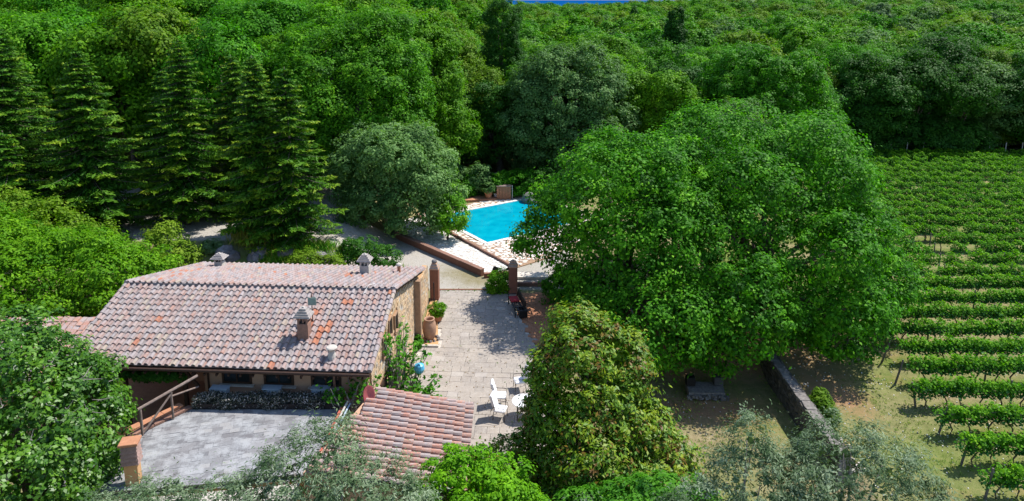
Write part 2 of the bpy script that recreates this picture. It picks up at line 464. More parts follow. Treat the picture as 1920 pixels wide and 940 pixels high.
def make_ground():
    xs = axis((-900, -100, 50), (-100, -36, 4), (-36, 24, 0.4), (24, 80, 2), (80, 200, 20), (200, 900, 50))
    ys = axis((-60, 10, 10), (10, 96, 0.5), (96, 130, 2), (130, 420, 10), (420, 900, 40))
    X, Y = np.meshgrid(xs, ys)
    Z = ground_z(X, Y)
    rough_m = sm((X - 3) / 2) + sm((-X - 8) / 2) * sm((Y - 38) / 3)
    Z = Z + 0.03 * patch_noise(X, Y, 1.3, 3) * np.clip(rough_m, 0, 1) * (Y < 95)
    nx, ny = len(xs), len(ys)
    V = np.stack([X, Y, Z], -1).reshape(-1, 3)
    i = np.arange(nx * ny).reshape(ny, nx)
    Fq = np.stack([i[:-1, :-1], i[:-1, 1:], i[1:, 1:], i[1:, :-1]], -1).reshape(-1, 4)
    me = bpy.data.meshes.new('ground')
    me.from_pydata(V.tolist(), [], Fq.tolist())
    me.polygons.foreach_set('use_smooth', np.ones(len(Fq), bool))
    # zones: what the ground really is at each place (green grass / bare reddish soil / gravel)
    x, y = V[:, 0], V[:, 1]
    veg = np.full(len(V), 0.35)
    soil = np.zeros(len(V)); grav = np.zeros(len(V)); moss = np.zeros(len(V))
    n1 = patch_noise(x, y, 0.7, 11); n2 = patch_noise(x, y, 1.7, 12)
    vine = (x > 14.6) & (y < 84)
    veg = np.where(vine, np.clip(0.62 + 0.25 * sm((y - 35) / 25) + 0.22 * n1 + 0.15 * n2 + 0.40 * np.cos((y - 24.4) * 2 * pi / 2.1) * (x > 20), 0, 1), veg)
    soil = np.where(vine, np.clip(0.08 + 0.3 * n2 + np.exp(-((x - 16.2) / 1.6) ** 2 - ((y - 34) / 4.5) ** 2) * 0.9, 0, 1), soil)
    garden = (x > 3.5) & (x <= 14.6) & (y < 42)
    veg = np.where(garden, np.clip(0.45 + 0.3 * n1 + 0.2 * n2, 0, 1), veg)
    soil = np.where(garden, np.clip(np.exp(-((x - 10) / 4.0) ** 2 - ((y - 31.3) / 1.6) ** 2) * 1.0 + 0.15 * n2 + sm((y - 33) / 2), 0, 1), soil)
    drive = (x > -13) & (x < 4) & (y > 41) & (y < 51)
    grav = np.where(drive, 1.0, grav)
    moss = np.where(drive, np.clip(0.25 * n1 + 0.2 * n2 + np.exp(-((x + 1.9) / 2.2) ** 2 - ((y - 43.6) / 2.2) ** 2) * 0.9, 0, 0.9), moss)
    clear = (x < -13) & (y > 45) & (y < 60) & (x > -36)
    grav = np.where(clear, np.clip(1.0 - 0.2 * n1, 0, 1), grav)
    wood = (y > 60) | ((y > 50) & (x < -30))
    soil = np.where(wood & ~vine, 0.1, soil); veg = np.where(wood & ~vine, 0.7, veg)
    bank = (x < -7) & (y > 36) & (y <= 45)
    veg = np.where(bank, np.clip(0.6 + .4 * n1, 0, 1), veg)
    for nm, a_ in (('veg', veg), ('soil', soil), ('grav', grav), ('moss', moss)):
        a = me.attributes.new(nm, 'FLOAT', 'POINT')
        a.data.foreach_set('value', a_.astype(np.float32))
    m, nt, out = new_mat('ground cover')
    nA = noise(nt, 2.2, 8, 0.72); nB = noise(nt, 18, 4, 0.7); nC = noise(nt, 0.6, 4, 0.6)
    dry = ramp(nt, nA, [(0.3, (0.21, 0.165, 0.09)), (0.55, (0.30, 0.24, 0.14)), (0.75, (0.36, 0.30, 0.19))])
    grn = ramp(nt, nA, [(0.3, (0.085, 0.135, 0.022)), (0.7, (0.17, 0.215, 0.05))])
    red = ramp(nt, nB, [(0.3, (0.26, 0.13, 0.07)), (0.7, (0.40, 0.23, 0.14))])
    gr = ramp(nt, nB, [(0.30, (0.25, 0.22, 0.19)), (0.5, (0.40, 0.37, 0.33)), (0.7, (0.50, 0.47, 0.43))])
    fv = mathn(nt, 'ADD', attr(nt, 'veg'), mathn(nt, 'MULTIPLY', mathn(nt, 'SUBTRACT', nB, 0.5), 1.6), True)
    c = mixc(nt, fv, dry, grn)
    fs = mathn(nt, 'ADD', attr(nt, 'soil'), mathn(nt, 'MULTIPLY', mathn(nt, 'SUBTRACT', nA, 0.62), 1.6), True)
    c = mixc(nt, fs, c, red)
    c = mixc(nt, attr(nt, 'grav'), c, gr)
    fm = mathn(nt, 'MULTIPLY', mathn(nt, 'ADD', attr(nt, 'moss'), mathn(nt, 'MULTIPLY', mathn(nt, 'SUBTRACT', nA, 0.5), 1.2), True), attr(nt, 'grav'))
    c = mixc(nt, fm, c, (0.22, 0.19, 0.10))
    b = nt.nodes.new('ShaderNodeBsdfPrincipled')
    b.inputs['Roughness'].default_value = 0.95
    b.inputs['Specular IOR Level'].default_value = 0.1
    nt.links.new(c, b.inputs['Base Color'])
    bp = nt.nodes.new('ShaderNodeBump')
    bp.inputs['Strength'].default_value = 0.8; bp.inputs['Distance'].default_value = 0.06
    nt.links.new(mathn(nt, 'ADD', nA, nB), bp.inputs['Height'])
    nt.links.new(bp.outputs[0], b.inputs['Normal'])
    nt.links.new(b.outputs[0], out.inputs[0])
    me.materials.append(m)
    link('ground', me, kind='structure')


make_ground()

# the sea beyond the wooded plateau
m, nt, out = new_mat('sea water')
b = nt.nodes.new('ShaderNodeBsdfPrincipled')
b.inputs['Base Color'].default_value = (0.003, 0.06, 0.20, 1)
b.inputs['Roughness'].default_value = 1.0
b.inputs['Specular IOR Level'].default_value = 0.0
nt.links.new(b.outputs[0], out.inputs[0])
MB().add([(-40000, 600, -30), (40000, 600, -30), (400000, 500000, -30), (-400000, 500000, -30)], [(0, 1, 2, 3)]).build('sea', m, kind='structure')


# ------------------------------------------------------------------ foliage
def unit(v):
    return v / np.maximum(np.linalg.norm(v, axis=-1, keepdims=True), 1e-9)


def leaf_quads(P, N, L, W, T=None, fold=0.18, r=rng):
    """rhombic leaves, folded along the midrib. P,N (n,3); L,W (n,)"""
    n = len(P)
    if T is None:
        T = r.normal(size=(n, 3))
    T = unit(T - N * np.sum(T * N, -1, keepdims=True))
    B = np.cross(N, T)
    L = L[:, None]; W = W[:, None]
    return np.stack([P - T * L / 2, P + B * W / 2 + N * W * fold, P + T * L / 2, P - B * W / 2 + N * W * fold], 1)


def crown_mesh(name, lobes, mat, leaf=0.25, aspect=0.6, puff=0.8, dens=1.0, per=70, seed=1, up=0.35, fill=0.5, spiky=0.0, tvar=0.22, droop=0.0, tint0=0.5, bottom=-0.75, sub=0):
    """lobes: list of (x,y,z,rx,ry,rz). Leaf clumps over the lobes' surfaces; returns a mesh of separate small leaves."""
    r = np.random.default_rng(seed)
    per = int(per * .80); leaf = leaf * 1.07
    if sub:
        ex = []
        for (x, y, z, a, b_, c) in lobes:
            for q in range(sub):
                d = unit(r.normal(size=3) + [0, -.15, .35])
                f = r.uniform(.22, .50)
                ex.append((x + d[0] * a * .80, y + d[1] * b_ * .80, z + d[2] * c * .80, a * f, b_ * f, c * f * .9))
        lobes = [(x, y, z, a * .88, b_ * .88, c * .88) for (x, y, z, a, b_, c) in lobes] + ex
    LB = np.array(lobes, float)
    cs = []
    for i, (x, y, z, a, b_, c) in enumerate(LB):
        area = 4 * pi * ((a * b_) ** 1.6 / 3 + (a * c) ** 1.6 / 3 + (b_ * c) ** 1.6 / 3) ** (1 / 1.6)
        k = max(6, int(area / (puff * puff) * 0.95 * dens))
        d = unit(r.normal(size=(k, 3)))
        d = d[d[:, 2] > bottom]
        wob = 1 + 0.10 * np.sin(d[:, 0] * 5 + i * 2.1) * np.cos(d[:, 1] * 4 + i) + 0.07 * np.sin(d[:, 2] * 9 + i)
        q = np.array([x, y, z]) + d * np.array([a, b_, c]) * (r.uniform(0.70, 1.05, (len(d), 1)) * wob[:, None])
        inside = np.zeros(len(q), bool)
        for j, (x2, y2, z2, a2, b2, c2) in enumerate(LB):
            if j != i:
                inside |= (((q - [x2, y2, z2]) / ([a2 * .84, b2 * .84, c2 * .84])) ** 2).sum(1) < 1
        q = q[~inside]; d = d[~inside]
        cs.append(np.hstack([q, d / np.array([a, b_, c]) * min(a, b_, c)]))
    cs = np.vstack(cs)
    C, O = cs[:, :3], unit(cs[:, 3:])
    k = len(C)
    pr = puff * r.uniform(0.55, 1.25, k)
    pt = r.normal(0, 1, k) * tvar * 0.6
    idx = np.repeat(np.arange(k), per)
    n = len(idx)
    d = unit(r.normal(size=(n, 3)) + O[idx] * 0.7 + np.array([0, 0, up]))
    rad = pr[idx][:, None] * r.uniform(0.55, 1.08, (n, 1))
    if spiky:
        rad = rad * (1 + spiky * (r.random((n, 1)) > 0.8) * r.random((n, 1)))
    P = C[idx] + d * rad * np.array([1, 1, 0.78])
    N = unit(d * 0.75 + O[idx] * 0.45 + r.normal(size=(n, 3)) * 0.36 + np.array([0, 0, 0.5]))
    T = r.normal(size=(n, 3)) + d * 0.8 + np.array([0, 0, -droop])
    L = leaf * r.uniform(0.65, 1.3, n)
    tint = np.clip(tint0 + pt[idx] + r.normal(0, tvar * 0.55, n), 0.0, 1)
    Q = [leaf_quads(P, N, L, L * aspect, T, r=r)]
    TT = [tint]
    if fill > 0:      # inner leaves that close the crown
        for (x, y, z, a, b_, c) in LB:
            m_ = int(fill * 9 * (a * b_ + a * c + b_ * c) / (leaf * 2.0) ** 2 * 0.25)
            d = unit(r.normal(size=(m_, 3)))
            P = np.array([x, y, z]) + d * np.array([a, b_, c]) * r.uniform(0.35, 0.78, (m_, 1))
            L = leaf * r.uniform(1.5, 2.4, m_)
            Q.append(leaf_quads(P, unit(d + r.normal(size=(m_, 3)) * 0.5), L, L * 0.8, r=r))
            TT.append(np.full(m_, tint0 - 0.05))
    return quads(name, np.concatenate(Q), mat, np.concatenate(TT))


def trunk_mesh(lobes, base_r, seed=1, mat=None, base=(0, 0, 0), fork=0.35, n=8):
    r = random.Random(seed)
    mb = MB()
    LB = lobes
    cz = sum(l[2] for l in LB) / len(LB)
    cx = sum(l[0] for l in LB) / len(LB); cy = sum(l[1] for l in LB) / len(LB)
    fx, fy, fz = base[0] + (cx - base[0]) * .3, base[1] + (cy - base[1]) * .3, base[2] + (cz - base[2]) * fork
    mb.tube([(base[0], base[1], base[2] - 0.4), (base[0], base[1], base[2] + 0.15), ((base[0] * 2 + fx) / 3 + .05, (base[1] * 2 + fy) / 3, base[2] + fz * .45 - base[2] * .45), (fx, fy, fz)],
            [base_r * 1.7, base_r * 1.15, base_r * .95, base_r * .8], n)
    for l in LB:
        for q in range(2):
            e = (l[0] + r.uniform(-.45, .45) * l[3], l[1] + r.uniform(-.45, .45) * l[4], l[2] + r.uniform(0.0, .5) * l[5])
            m1 = ((fx * 2 + e[0]) / 3 + r.uniform(-.2, .2), (fy * 2 + e[1]) / 3 + r.uniform(-.2, .2), (fz + e[2]) / 2)
            mb.tube([(fx, fy, fz - .1), m1, e], [base_r * .55, base_r * .32, base_r * .08], 6)
    return mb.mesh('trunk', mat or M['bark'], True)


def tree(name, label, cat, loc, lobes, mat, trunk_r=0.25, seed=1, group=None, bark=None, **kw):
    """lobes in world coordinates relative to nothing; loc = where the trunk stands"""
    t = thing(name, loc, label, cat, group)
    LB = [(l[0] - loc[0], l[1] - loc[1], l[2] - loc[2], l[3], l[4], l[5]) for l in lobes]
    link('crown', crown_mesh('crown', LB, mat, seed=seed, **kw), t)
    link('trunk', trunk_mesh(LB, trunk_r, seed, bark), t)
    return t


def spruce_meshes(H, Rr, seed, lvl=0.46):
    r = np.random.default_rng(seed)
    P = []; N = []; T = []; L = []; W = []; TT = []
    tb = MB()
    tb.tube([(0, 0, -0.4), (0, 0, H * .3), (0.03, 0, H * .7), (0, 0, H * .985)], [0.24, 0.17, 0.08, 0.02], 8)
    z = H * 0.09
    while z < H * 0.985:
        f = z / H
        Rz = Rr * (1 - f) ** 0.68 * (0.75 + 0.25 * min(1, f / 0.2))
        nb = 4 + int(3.2 * (1 - f)) + 1
        a0 = r.uniform(0, 6.28)
        for k in range(nb):
            a = a0 + 2 * pi * k / nb + r.uniform(-.25, .25)
            l = Rz * r.uniform(0.55, 1.32) + 0.06
            out = np.array([cos(a), sin(a), 0]); side = np.array([-sin(a), cos(a), 0])
            dr = -0.20 - 0.25 * (1 - f)
            zb = z + r.uniform(-.12, .12)
            btint = r.normal(0, .10)
            if l > 0.8:
                tb.tube([(0, 0, zb), tuple(out * l * .55 + [0, 0, zb + dr * l * .4]), tuple(out * l * .93 + [0, 0, zb + dr * l * .52])], [0.03, 0.02, 0.006], 4, caps=False)
            ns = max(5, int(l / 0.062))
            s_ = (np.arange(ns) + 0.5) / ns
            s_ = np.clip(s_ + r.normal(0, .02, ns), 0.06, 1)
            zc = zb + dr * l * (s_ - 0.48 * s_ ** 2.2)
            for sg in (-1, 1):
                wl_ = (0.18 + 0.42 * l * np.sin(np.clip(s_ * 1.15 + .12, 0, 1) * pi * .86) * .55) * r.uniform(.7, 1.25, ns)
                reps = 2
                for q in range(reps):
                    u = (q + 0.55) / reps
                    cen = out[None] * (l * s_ + wl_ * .35 * u)[:, None] + side[None] * (sg * wl_ * u)[:, None]
                    cen[:, 2] += zc - wl_ * u * 0.22 + r.normal(0, .025, ns)
                    P.append(cen)
                    T.append(np.tile(out * .75 + side * sg, (ns, 1)) + r.normal(0, .22, (ns, 3)) - [0, 0, .28])
                    N.append(np.tile([0, -.1, 1.0], (ns, 1)) + r.normal(0, .5, (ns, 3)))
                    L.append(np.full(ns, 0.0) + np.clip(wl_ * .95, .18, .40)); W.append(np.full(ns, .105) * r.uniform(.8, 1.4, ns))
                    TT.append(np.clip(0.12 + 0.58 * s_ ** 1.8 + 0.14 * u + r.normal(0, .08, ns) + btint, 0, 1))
        z += lvl * (0.55 + 0.6 * (1 - f)) * r.uniform(.85, 1.15)
    P = np.concatenate(P); N = unit(np.concatenate(N)); T = np.concatenate(T)
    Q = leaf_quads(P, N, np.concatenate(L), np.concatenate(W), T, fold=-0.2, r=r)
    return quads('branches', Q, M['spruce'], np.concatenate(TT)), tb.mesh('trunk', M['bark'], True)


def clump_quads(pts, n_per, h, w, lean, r, tmin=0.0, tmax=1.0):
    """upright blades of grass in tufts"""
    k = len(pts)
    idx = np.repeat(np.arange(k), n_per)
    n = len(idx)
    P0 = pts[idx] + np.c_[r.normal(0, .35 * h[idx]), r.normal(0, .35 * h[idx]), np.zeros(n)]
    L = h[idx] * r.uniform(.6, 1.2, n)
    T = unit(np.c_[r.normal(0, lean, n), r.normal(0, lean, n), np.ones(n)])
    N = unit(np.c_[r.normal(size=n), r.normal(size=n), np.full(n, .5)])
    return leaf_quads(P0 + T * L[:, None] * .45, N, L, np.full(n, w), T, r=r), np.clip(r.uniform(tmin, tmax, k)[idx] + r.normal(0, .12, n), 0, 1)


def bush(name, label, cat, lobes, mat, seed=1, base=None, group=None, **kw):
    x = sum(l[0] for l in lobes) / len(lobes); y = sum(l[1] for l in lobes) / len(lobes)
    z = base if base is not None else gz(x, y)
    t = thing(name, (x, y, z), label, cat, group)
    LB = [(l[0] - x, l[1] - y, l[2] - z, l[3], l[4], l[5]) for l in lobes]
    link('foliage', crown_mesh('foliage', LB, mat, seed=seed, **kw), t)
    mb = MB()
    rr = random.Random(seed)
    for l in LB:
        for k in range(3):
            mb.tube([(rr.uniform(-.06, .06), rr.uniform(-.06, .06), -.05), (l[0] * .6 + rr.uniform(-.2, .2) * l[3], l[1] * .6 + rr.uniform(-.2, .2) * l[4], l[2] * .6), (l[0] + rr.uniform(-.5, .5) * l[3], l[1] + rr.uniform(-.5, .5) * l[4], l[2] + .3 * l[5])], [.04, .025, .008], 5)
    mb.build('stems', M['bark'], t)
    return t


# ------------------------------------------------------------------ farmhouse
HO = Vector((-5.45, 24.4, 0)); HR = R(-3.3)
HM = Matrix.Translation(HO) @ Matrix.Rotation(HR, 4, 'Z')
house = thing('farmhouse', HO, 'long stone and plaster farmhouse under a big gabled tile roof beside the stone courtyard', 'house', rz=HR)
WID, YR, YB, ZE, ZR, ZB = 12.15, 4.4, 11.0, 4.0, 5.4, 3.65


def roof_z(y):
    return ZE + (ZR - ZE) * y / YR if y < YR else ZR + (ZB - ZR) * (y - YR) / (YB - YR)


def cover_mesh(name, rl, ru, ln, mat, seg=6, th=0.018):
    """barrel tile: half tube, wide end at y=0 (down the slope), narrow end at y=ln, hollow and open below"""
    V = []; F = []
    for (rad, y) in ((rl, 0), (ru, ln), (rl - th, 0), (ru - th, ln)):
        for k in range(seg + 1):
            a = pi * k / seg
            V.append((cos(a) * rad, y, sin(a) * rad))
    s = seg + 1
    for k in range(seg):
        F.append((k, s + k, s + k + 1, k + 1))
        F.append((2 * s + k + 1, 3 * s + k + 1, 3 * s + k, 2 * s + k))
        F.append((k + 1, 2 * s + k + 1, 2 * s + k, k))
    return V, F


def tiled_slope(parent, W, Ls, ncol, nrow, mat, org, slope, rows_parts, per_name='roof_tile', flat_name='flat_tile', orange=None, rl=0.087, seed=3, dy_flip=False, skip=None, mat2=None):
    """tiles in the local frame of parent: x in [-W,0], distance s up the slope"""
    r = np.random.default_rng(seed)
    cw = W / ncol; rh = Ls / nrow
    Vc, Fc = cover_mesh('c', rl, rl * .76, rh * 1.16, mat, th=.042)
    Vc = np.array(Vc)
    ca, sa = cos(slope), sin(slope)
    base = bpy.data.meshes.new('roof_tile'); base.from_pydata(Vc.tolist(), [], Fc); base.materials.append(mat)
    base2 = base.copy(); base2.materials.clear(); base2.materials.append(mat2 or M['tile_orange'])
    fb = MB().box((0, rh * .6, 0), (cw * .99, rh * 1.16, .036), rx=-0.07).mesh('flat_tile', mat)
    fb2 = MB().box((0, rh * .6, 0), (cw * .99, rh * 1.16, .036), rx=-0.07).mesh('flat_tile', mat2 or M['tile_orange'])
    stuffV = []; stuffF = []; stuffT = []; oV = []; oF = []; oT = []
    n = [0, 0]

    def put(V, F, t, orng):
        VV, FF, TT, i = (oV, oF, oT, 1) if orng else (stuffV, stuffF, stuffT, 0)
        VV.append(V)
        FF.extend([tuple(a + n[i] for a in f) for f in F]); TT.extend([t] * len(F))
        n[i] += len(V)
    bx = MB().box((0, rh * .6, 0), (cw * .99, rh * 1.16, .036), rx=-0.07)
    Vf, Ff = bx.V[0], bx.F
    for j in range(nrow):
        for i in range(ncol):
            x = -(i + .5) * cw; s = j * rh
            if skip and skip(x, s):
                continue
            orng = bool(orange and orange(i, j, r))
            for kind in (0, 1):
                xx = x if kind == 0 else x + cw * .5
                if kind == 1 and i == 0:
                    xx = x + cw * .5 - .03
                h = (0.062 if kind == 0 else 0.012) + r.uniform(-.004, .006)
                rz_ = r.normal(0, .022); rx_ = r.normal(0, .012) + (-.11 if kind == 0 else -.0)
                dx = r.normal(0, .006); ds = r.normal(0, .010)
                t = r.random()
                Mt = Matrix.Translation((org[0] + xx + dx, org[1] + (s + ds) * ca - h * sa, org[2] + (s + ds) * sa + h * ca)) @ Matrix.Rotation(slope + rx_, 4, 'X') @ Matrix.Rotation(rz_, 4, 'Z')
                if dy_flip:   # slope that falls away from the camera
                    Mt = Matrix.Translation((org[0] + xx + dx, org[1] - (s + ds) * ca + h * sa, org[2] + (s + ds) * sa + h * ca)) @ Matrix.Rotation(pi, 4, 'Z') @ Matrix.Rotation(slope + rx_, 4, 'X') @ Matrix.Rotation(rz_, 4, 'Z')
                if j in rows_parts:
                    o = link(per_name if kind == 0 else flat_name, (base2 if orng else base) if kind == 0 else (fb2 if orng else fb), parent)
                    o.matrix_local = Mt
                else:
                    A = np.array(Mt)
                    V0 = Vc if kind == 0 else Vf
                    put(V0 @ A[:3, :3].T + A[:3, 3], Fc if kind == 0 else Ff, t, orng)
    res = []
    for VV, FF, TT, mt in ((stuffV, stuffF, stuffT, mat), (oV, oF, oT, mat2 or M['tile_orange'])):
        if VV:
            me = bpy.data.meshes.new('more_roof_tiles')
            me.from_pydata(np.concatenate(VV).tolist(), [], FF)
            me.materials.append(mt)
            a = me.attributes.new('tint', 'FLOAT', 'FACE'); a.data.foreach_set('value', np.array(TT, np.float32))
            res.append(link('more_roof_tiles', me, parent, kind='stuff'))
    return res


# roof slab (the boarding under the tiles), its tiles are its children
mb = MB()
th = .12
pr = [(-.05, ZE - .03), (YR, ZR - .02), (YB + .05, ZB - .03)]
V = []
for x in (-WID + .02, -.02):
    for y, z in pr:
        V += [(x, y, z), (x, y, z - th)]
mb.add(V, [(0, 6, 8, 2), (2, 8, 10, 4), (1, 3, 9, 7), (3, 5, 11, 9), (0, 1, 7, 6), (4, 10, 11, 5), (0, 2, 3, 1), (2, 4, 5, 3), (6, 7, 9, 8), (8, 9, 11, 10)])
roof = mb.build('roof', M['darkwood'], house)
SF = math.atan2(ZR - ZE, YR); LF = sqrt(YR ** 2 + (ZR - ZE) ** 2)
SB = math.atan2(ZR - ZB, YB - YR); LBk = sqrt((YB - YR) ** 2 + (ZR - ZB) ** 2)
orange_cells = {(11, 7), (12, 7), (8, 7), (9, 6), (8, 6), (11, 6), (13, 8), (12, 5), (9, 5), (11, 9), (6, 11), (7, 11), (9, 4)}
tiled_slope(roof, WID, LF, 45, 14, M['tile'], (0, -.08, ZE), SF, range(0, 6), orange=lambda i, j, r: (i, j) in orange_cells or r.random() < .002)
tiled_slope(roof, WID + .1, LBk + .12, 45, 20, M['tile'], (.05, YB + .05, ZB + .07), SB, (), dy_flip=True, seed=5,
            orange=lambda i, j, r: (j in (9, 10, 11) and 6 < i < 12 and r.random() < .4) or (j in range(8, 19) and i > 39 and r.random() < .22) or r.random() < .003)
# rake tiles along both gable edges and a mortar band, dark to paint the shadow under the ridge tiles
mb = MB()
for x in (.02, -WID - .02):
    for (y0, z0, y1, z1) in ((-.1, ZE, YR, ZR), (YB + .05, ZB + .05, YR - .1, ZR + .07)):
        k = int(sqrt((y1 - y0) ** 2) / .31)
        for q in range(k):
            f = q / k; g = (q + 1.12) / k
            mb.tube([(x, y0 + (y1 - y0) * f, z0 + (z1 - z0) * f + .07), (x, y0 + (y1 - y0) * g, z0 + (z1 - z0) * g + .06)], [.10, .08], 8, t=random.random())
mb.build('rake_tile', M['tile'], roof, kind='stuff')
MB().box((-WID / 2, YR - .06, ZR + .02), (WID - .06, .12, .17)).build('ridge_shade_mortar', M['rock'], roof)

# walls
FX = -6.78   # left end of the closed front wall; beyond it the loggia is open
mb = MB()
mb.box((FX / 2 - .1, .70, 1.9), (-FX - .3, .3, 3.88))
mb.box((FX - .05, 2.4, 2.2), (.3, 3.2, 4.3))
front = mb.build('front_wall', M['plaster'], house)
MB().box((-WID / 2 - 3.3, 4.35, 2.3), (WID - 7.0, .3, 5.0)).build('loggia_back_wall', M['ochre'], house)
MB().box((-WID + .25, 7.7, 1.7), (.3, 6.0, 3.4)).build('left_wall', M['ochre'], house)
MB().box((-WID / 2, YB - .35, 1.75), (WID - .6, .3, 3.5)).build('back_wall', M['ochre'], house)
# gable wall that faces the courtyard, following the roofline
xw = -.22
mb = MB()
prof = [(.85, 0), (YB - .3, 0), (YB - .3, roof_z(YB - .3) - .17), (YR, ZR - .17), (.85, roof_z(.85) - .17)]
V = [(xw - .3, y, z) for y, z in prof] + [(xw, y, z) for y, z in prof]
mb.add(V, [(0, 1, 2, 3, 4), (9, 8, 7, 6, 5)] + [(i, 5 + i, 5 + (i + 1) % 5, (i + 1) % 5) for i in range(5)])
gable = mb.build('gable_wall', M['ochre'], house)
# stones of the gable wall
wins = [(3.0, 3.45), (4.15, 3.75), (5.25, 3.45)]
mb = MB()
z = .05
rs = random.Random(4)
while z < 5.2:
    hgt = rs.uniform(.12, .2)
    y = .85
    while y < YB - .4:
        w = rs.uniform(.16, .42)
        if z + hgt < roof_z(y) - .2 and z + hgt < roof_z(y + w) - .2 and not any(abs(y + w / 2 - wy) < .42 and abs(z - wz) < .52 for wy, wz in wins) and not (2.2 < y + w / 2 < 3.2 and z < 2.1):
            mb.box((xw + .01, y + w / 2, z + hgt / 2), (.05 + rs.uniform(0, .04), w - .025, hgt - .022), t=rs.random(), jit=.008)
        y += w
    z += hgt
mb.build('wall_stones', M['wallstone'], gable, kind='stuff')
for wy, wz in wins:
    f = MB().box((xw + .045, wy, wz - .43), (.16, .66, .07)).box((xw + .035, wy, wz + .43), (.11, .62, .07)).box((xw + .035, wy - .28, wz), (.11, .06, .78)).box((xw + .035, wy + .28, wz), (.11, .06, .78)).build('window', M['brownstone'], gable)
    MB().box((xw + .01, wy, wz), (.02, .5, .78)).build('pane', M['glass'], f)
d = MB().box((xw + .03, 2.7, 1.05), (.06, .9, 2.1)).build('door', M['darkwood'], gable)
# pilasters and lean part toward the gate
MB().box((-.02, 9.55, 1.85), (.34, .34, 3.7), bev=.01).build('pilaster', M['brownstone'], house)  # darker brown than the wall stone, shade of its front put into the colour
MB().box((-.62, 12.9, 1.2), (.3, 3.9, 2.4), t=.3).build('side_wall', M['ochre'], house)
mb = MB()
z = .05
while z < 2.4:
    hgt = rs.uniform(.12, .2); y = 11.0
    while y < 14.7:
        w = rs.uniform(.16, .42)
        mb.box((-.46, y + w / 2, z + hgt / 2), (.05 + rs.uniform(0, .03), w - .025, hgt - .022), t=rs.random(), jit=.008)
        y += w
    z += hgt
mb.build('side_wall_stones', M['wallstone'], house, kind='stuff')

# front windows with dark frames and glass
for wx in (-5.5, -3.8, -1.9):
    f = MB().box((wx, .53, 3.56), (1.2, .07, .07)).box((wx, .53, 3.06), (1.2, .07, .07)).box((wx - .56, .53, 3.31), (.08, .07, .46)).box((wx + .56, .53, 3.31), (.08, .07, .46)).box((wx, .535, 3.31), (.05, .05, .46)).build('window', M['darkwood'], front)
    MB().box((wx, .545, 3.31), (1.06, .015, .46)).build('pane', M['glass'], f)
    MB().box((wx, .49, 2.97), (1.4, .18, .06)).build('sill', M['concrete'], f)
# gutter and downpipes
g = MB().tube([(.05, -.19, ZE - .05), (-WID, -.19, ZE - .08)], .065, 8).build('gutter', M['darkwood'], house)
MB().tube([(FX + .15, -.17, ZE - .1), (FX + .15, .45, ZE - .45), (FX + .15, .45, 2.5)], .045, 7).build('downpipe', M['darkwood'], house)
MB().tube([(-1.55, -.17, ZE - .1), (-1.55, .45, ZE - .4), (-1.55, .45, 2.5)], .05, 7).build('downpipe', M['brick'], house)
MB().tube([(.35, 12.3, 2.4), (.35, 12.3, .1)], .035, 7).build('downpipe', M['darkmetal'], house)
# eave rafters ends
mb = MB()
for k in range(26):
    MBx = -.25 - k * .475
    mb.box((MBx, .15, ZE - .12), (.07, .75, .09), rx=SF)
mb.build('rafter_ends', M['darkwood'], house, kind='stuff')
# loggia timber posts, floor and half wall
for px_, py_ in ((-11.4, .25), (-9.9, .25), (-7.5, .3)):
    MB().box((px_, py_, 1.95), (.13, .13, 3.85)).build('loggia_post', M['darkwood'], house)
MB().box((-9.4, .22, 3.74), (5.2, .12, .16)).build('loggia_beam', M['darkwood'], house)
mb = MB()
for q in range(2):
    mb.box((-7.2, .25, 3.35), (.09, .09, .9), ry=R(38) * (1 if q else -1))
mb.build('loggia_brace', M['darkwood'], house)
MB().box((-9.4, 2.2, .95), (5.1, 4.1, .12)).build('loggia_floor', M['terracotta'], house)
MB().box((-9.4, -.1, 1.15), (5.1, .16, .5)).build('loggia_parapet', M['ochre'], house)
MB().add([(-11.9, 3.9, 1.0), (-6.95, 3.9, 1.0), (-6.95, 3.9, 2.9), (-11.9, 3.9, 1.7), (-11.9, 4.15, 1.0), (-6.95, 4.15, 1.0), (-6.95, 4.15, 2.9), (-11.9, 4.15, 1.7)],
         [(0, 1, 2, 3), (7, 6, 5, 4), (3, 2, 6, 7), (0, 4, 5, 1), (1, 5, 6, 2), (0, 3, 7, 4)]).build('stair_wall', M['terracotta'], house)


def chimney(name, lx, ly, label, w, h, caps, cap_w, holes=True, body='brick', flash=False):
    zb = roof_z(ly)
    p = HM @ Vector((lx, ly, zb - .25))
    t = thing(name, p, label, 'chimney', rz=HR)
    bh = h * (.55 if holes else .8)
    MB().box((0, 0, (bh + .25) / 2), (w, w * .9, bh + .25), taper=.96, bev=.01).build('stack', M[body], t)
    z = bh + .25
    if holes:
        for sx in (-1, 1):
            for sy in (-1, 1):
                MB().box((sx * w * .4, sy * w * .35, z + h * .11), (w * .16, w * .16, h * .22)).build('vent_pillar', M[body], t)
        MB().box((0, 0, z + h * .11), (w * .12, w * .6, h * .22)).build('vent_divider', M[body], t)
        MB().box((0, 0, z + .01), (w * .7, w * .62, .02)).build('flue', M['black'], t)
        z += h * .22
    for k in range(caps):
        f = 1 - k / caps * .78
        hh = min(.085, h * .23 / caps * 1.25)
        MB().box((0, 0, z + hh / 2), (cap_w * f, cap_w * .92 * f, hh * .86), taper=.93, jit=.004).build('cap_tile', M['capstone'], t)
        z += hh
    MB().box((0, 0, z + .02), (cap_w * .16, cap_w * .16, .07), taper=.6).build('cap_tip', M['concrete'], t)
    return t


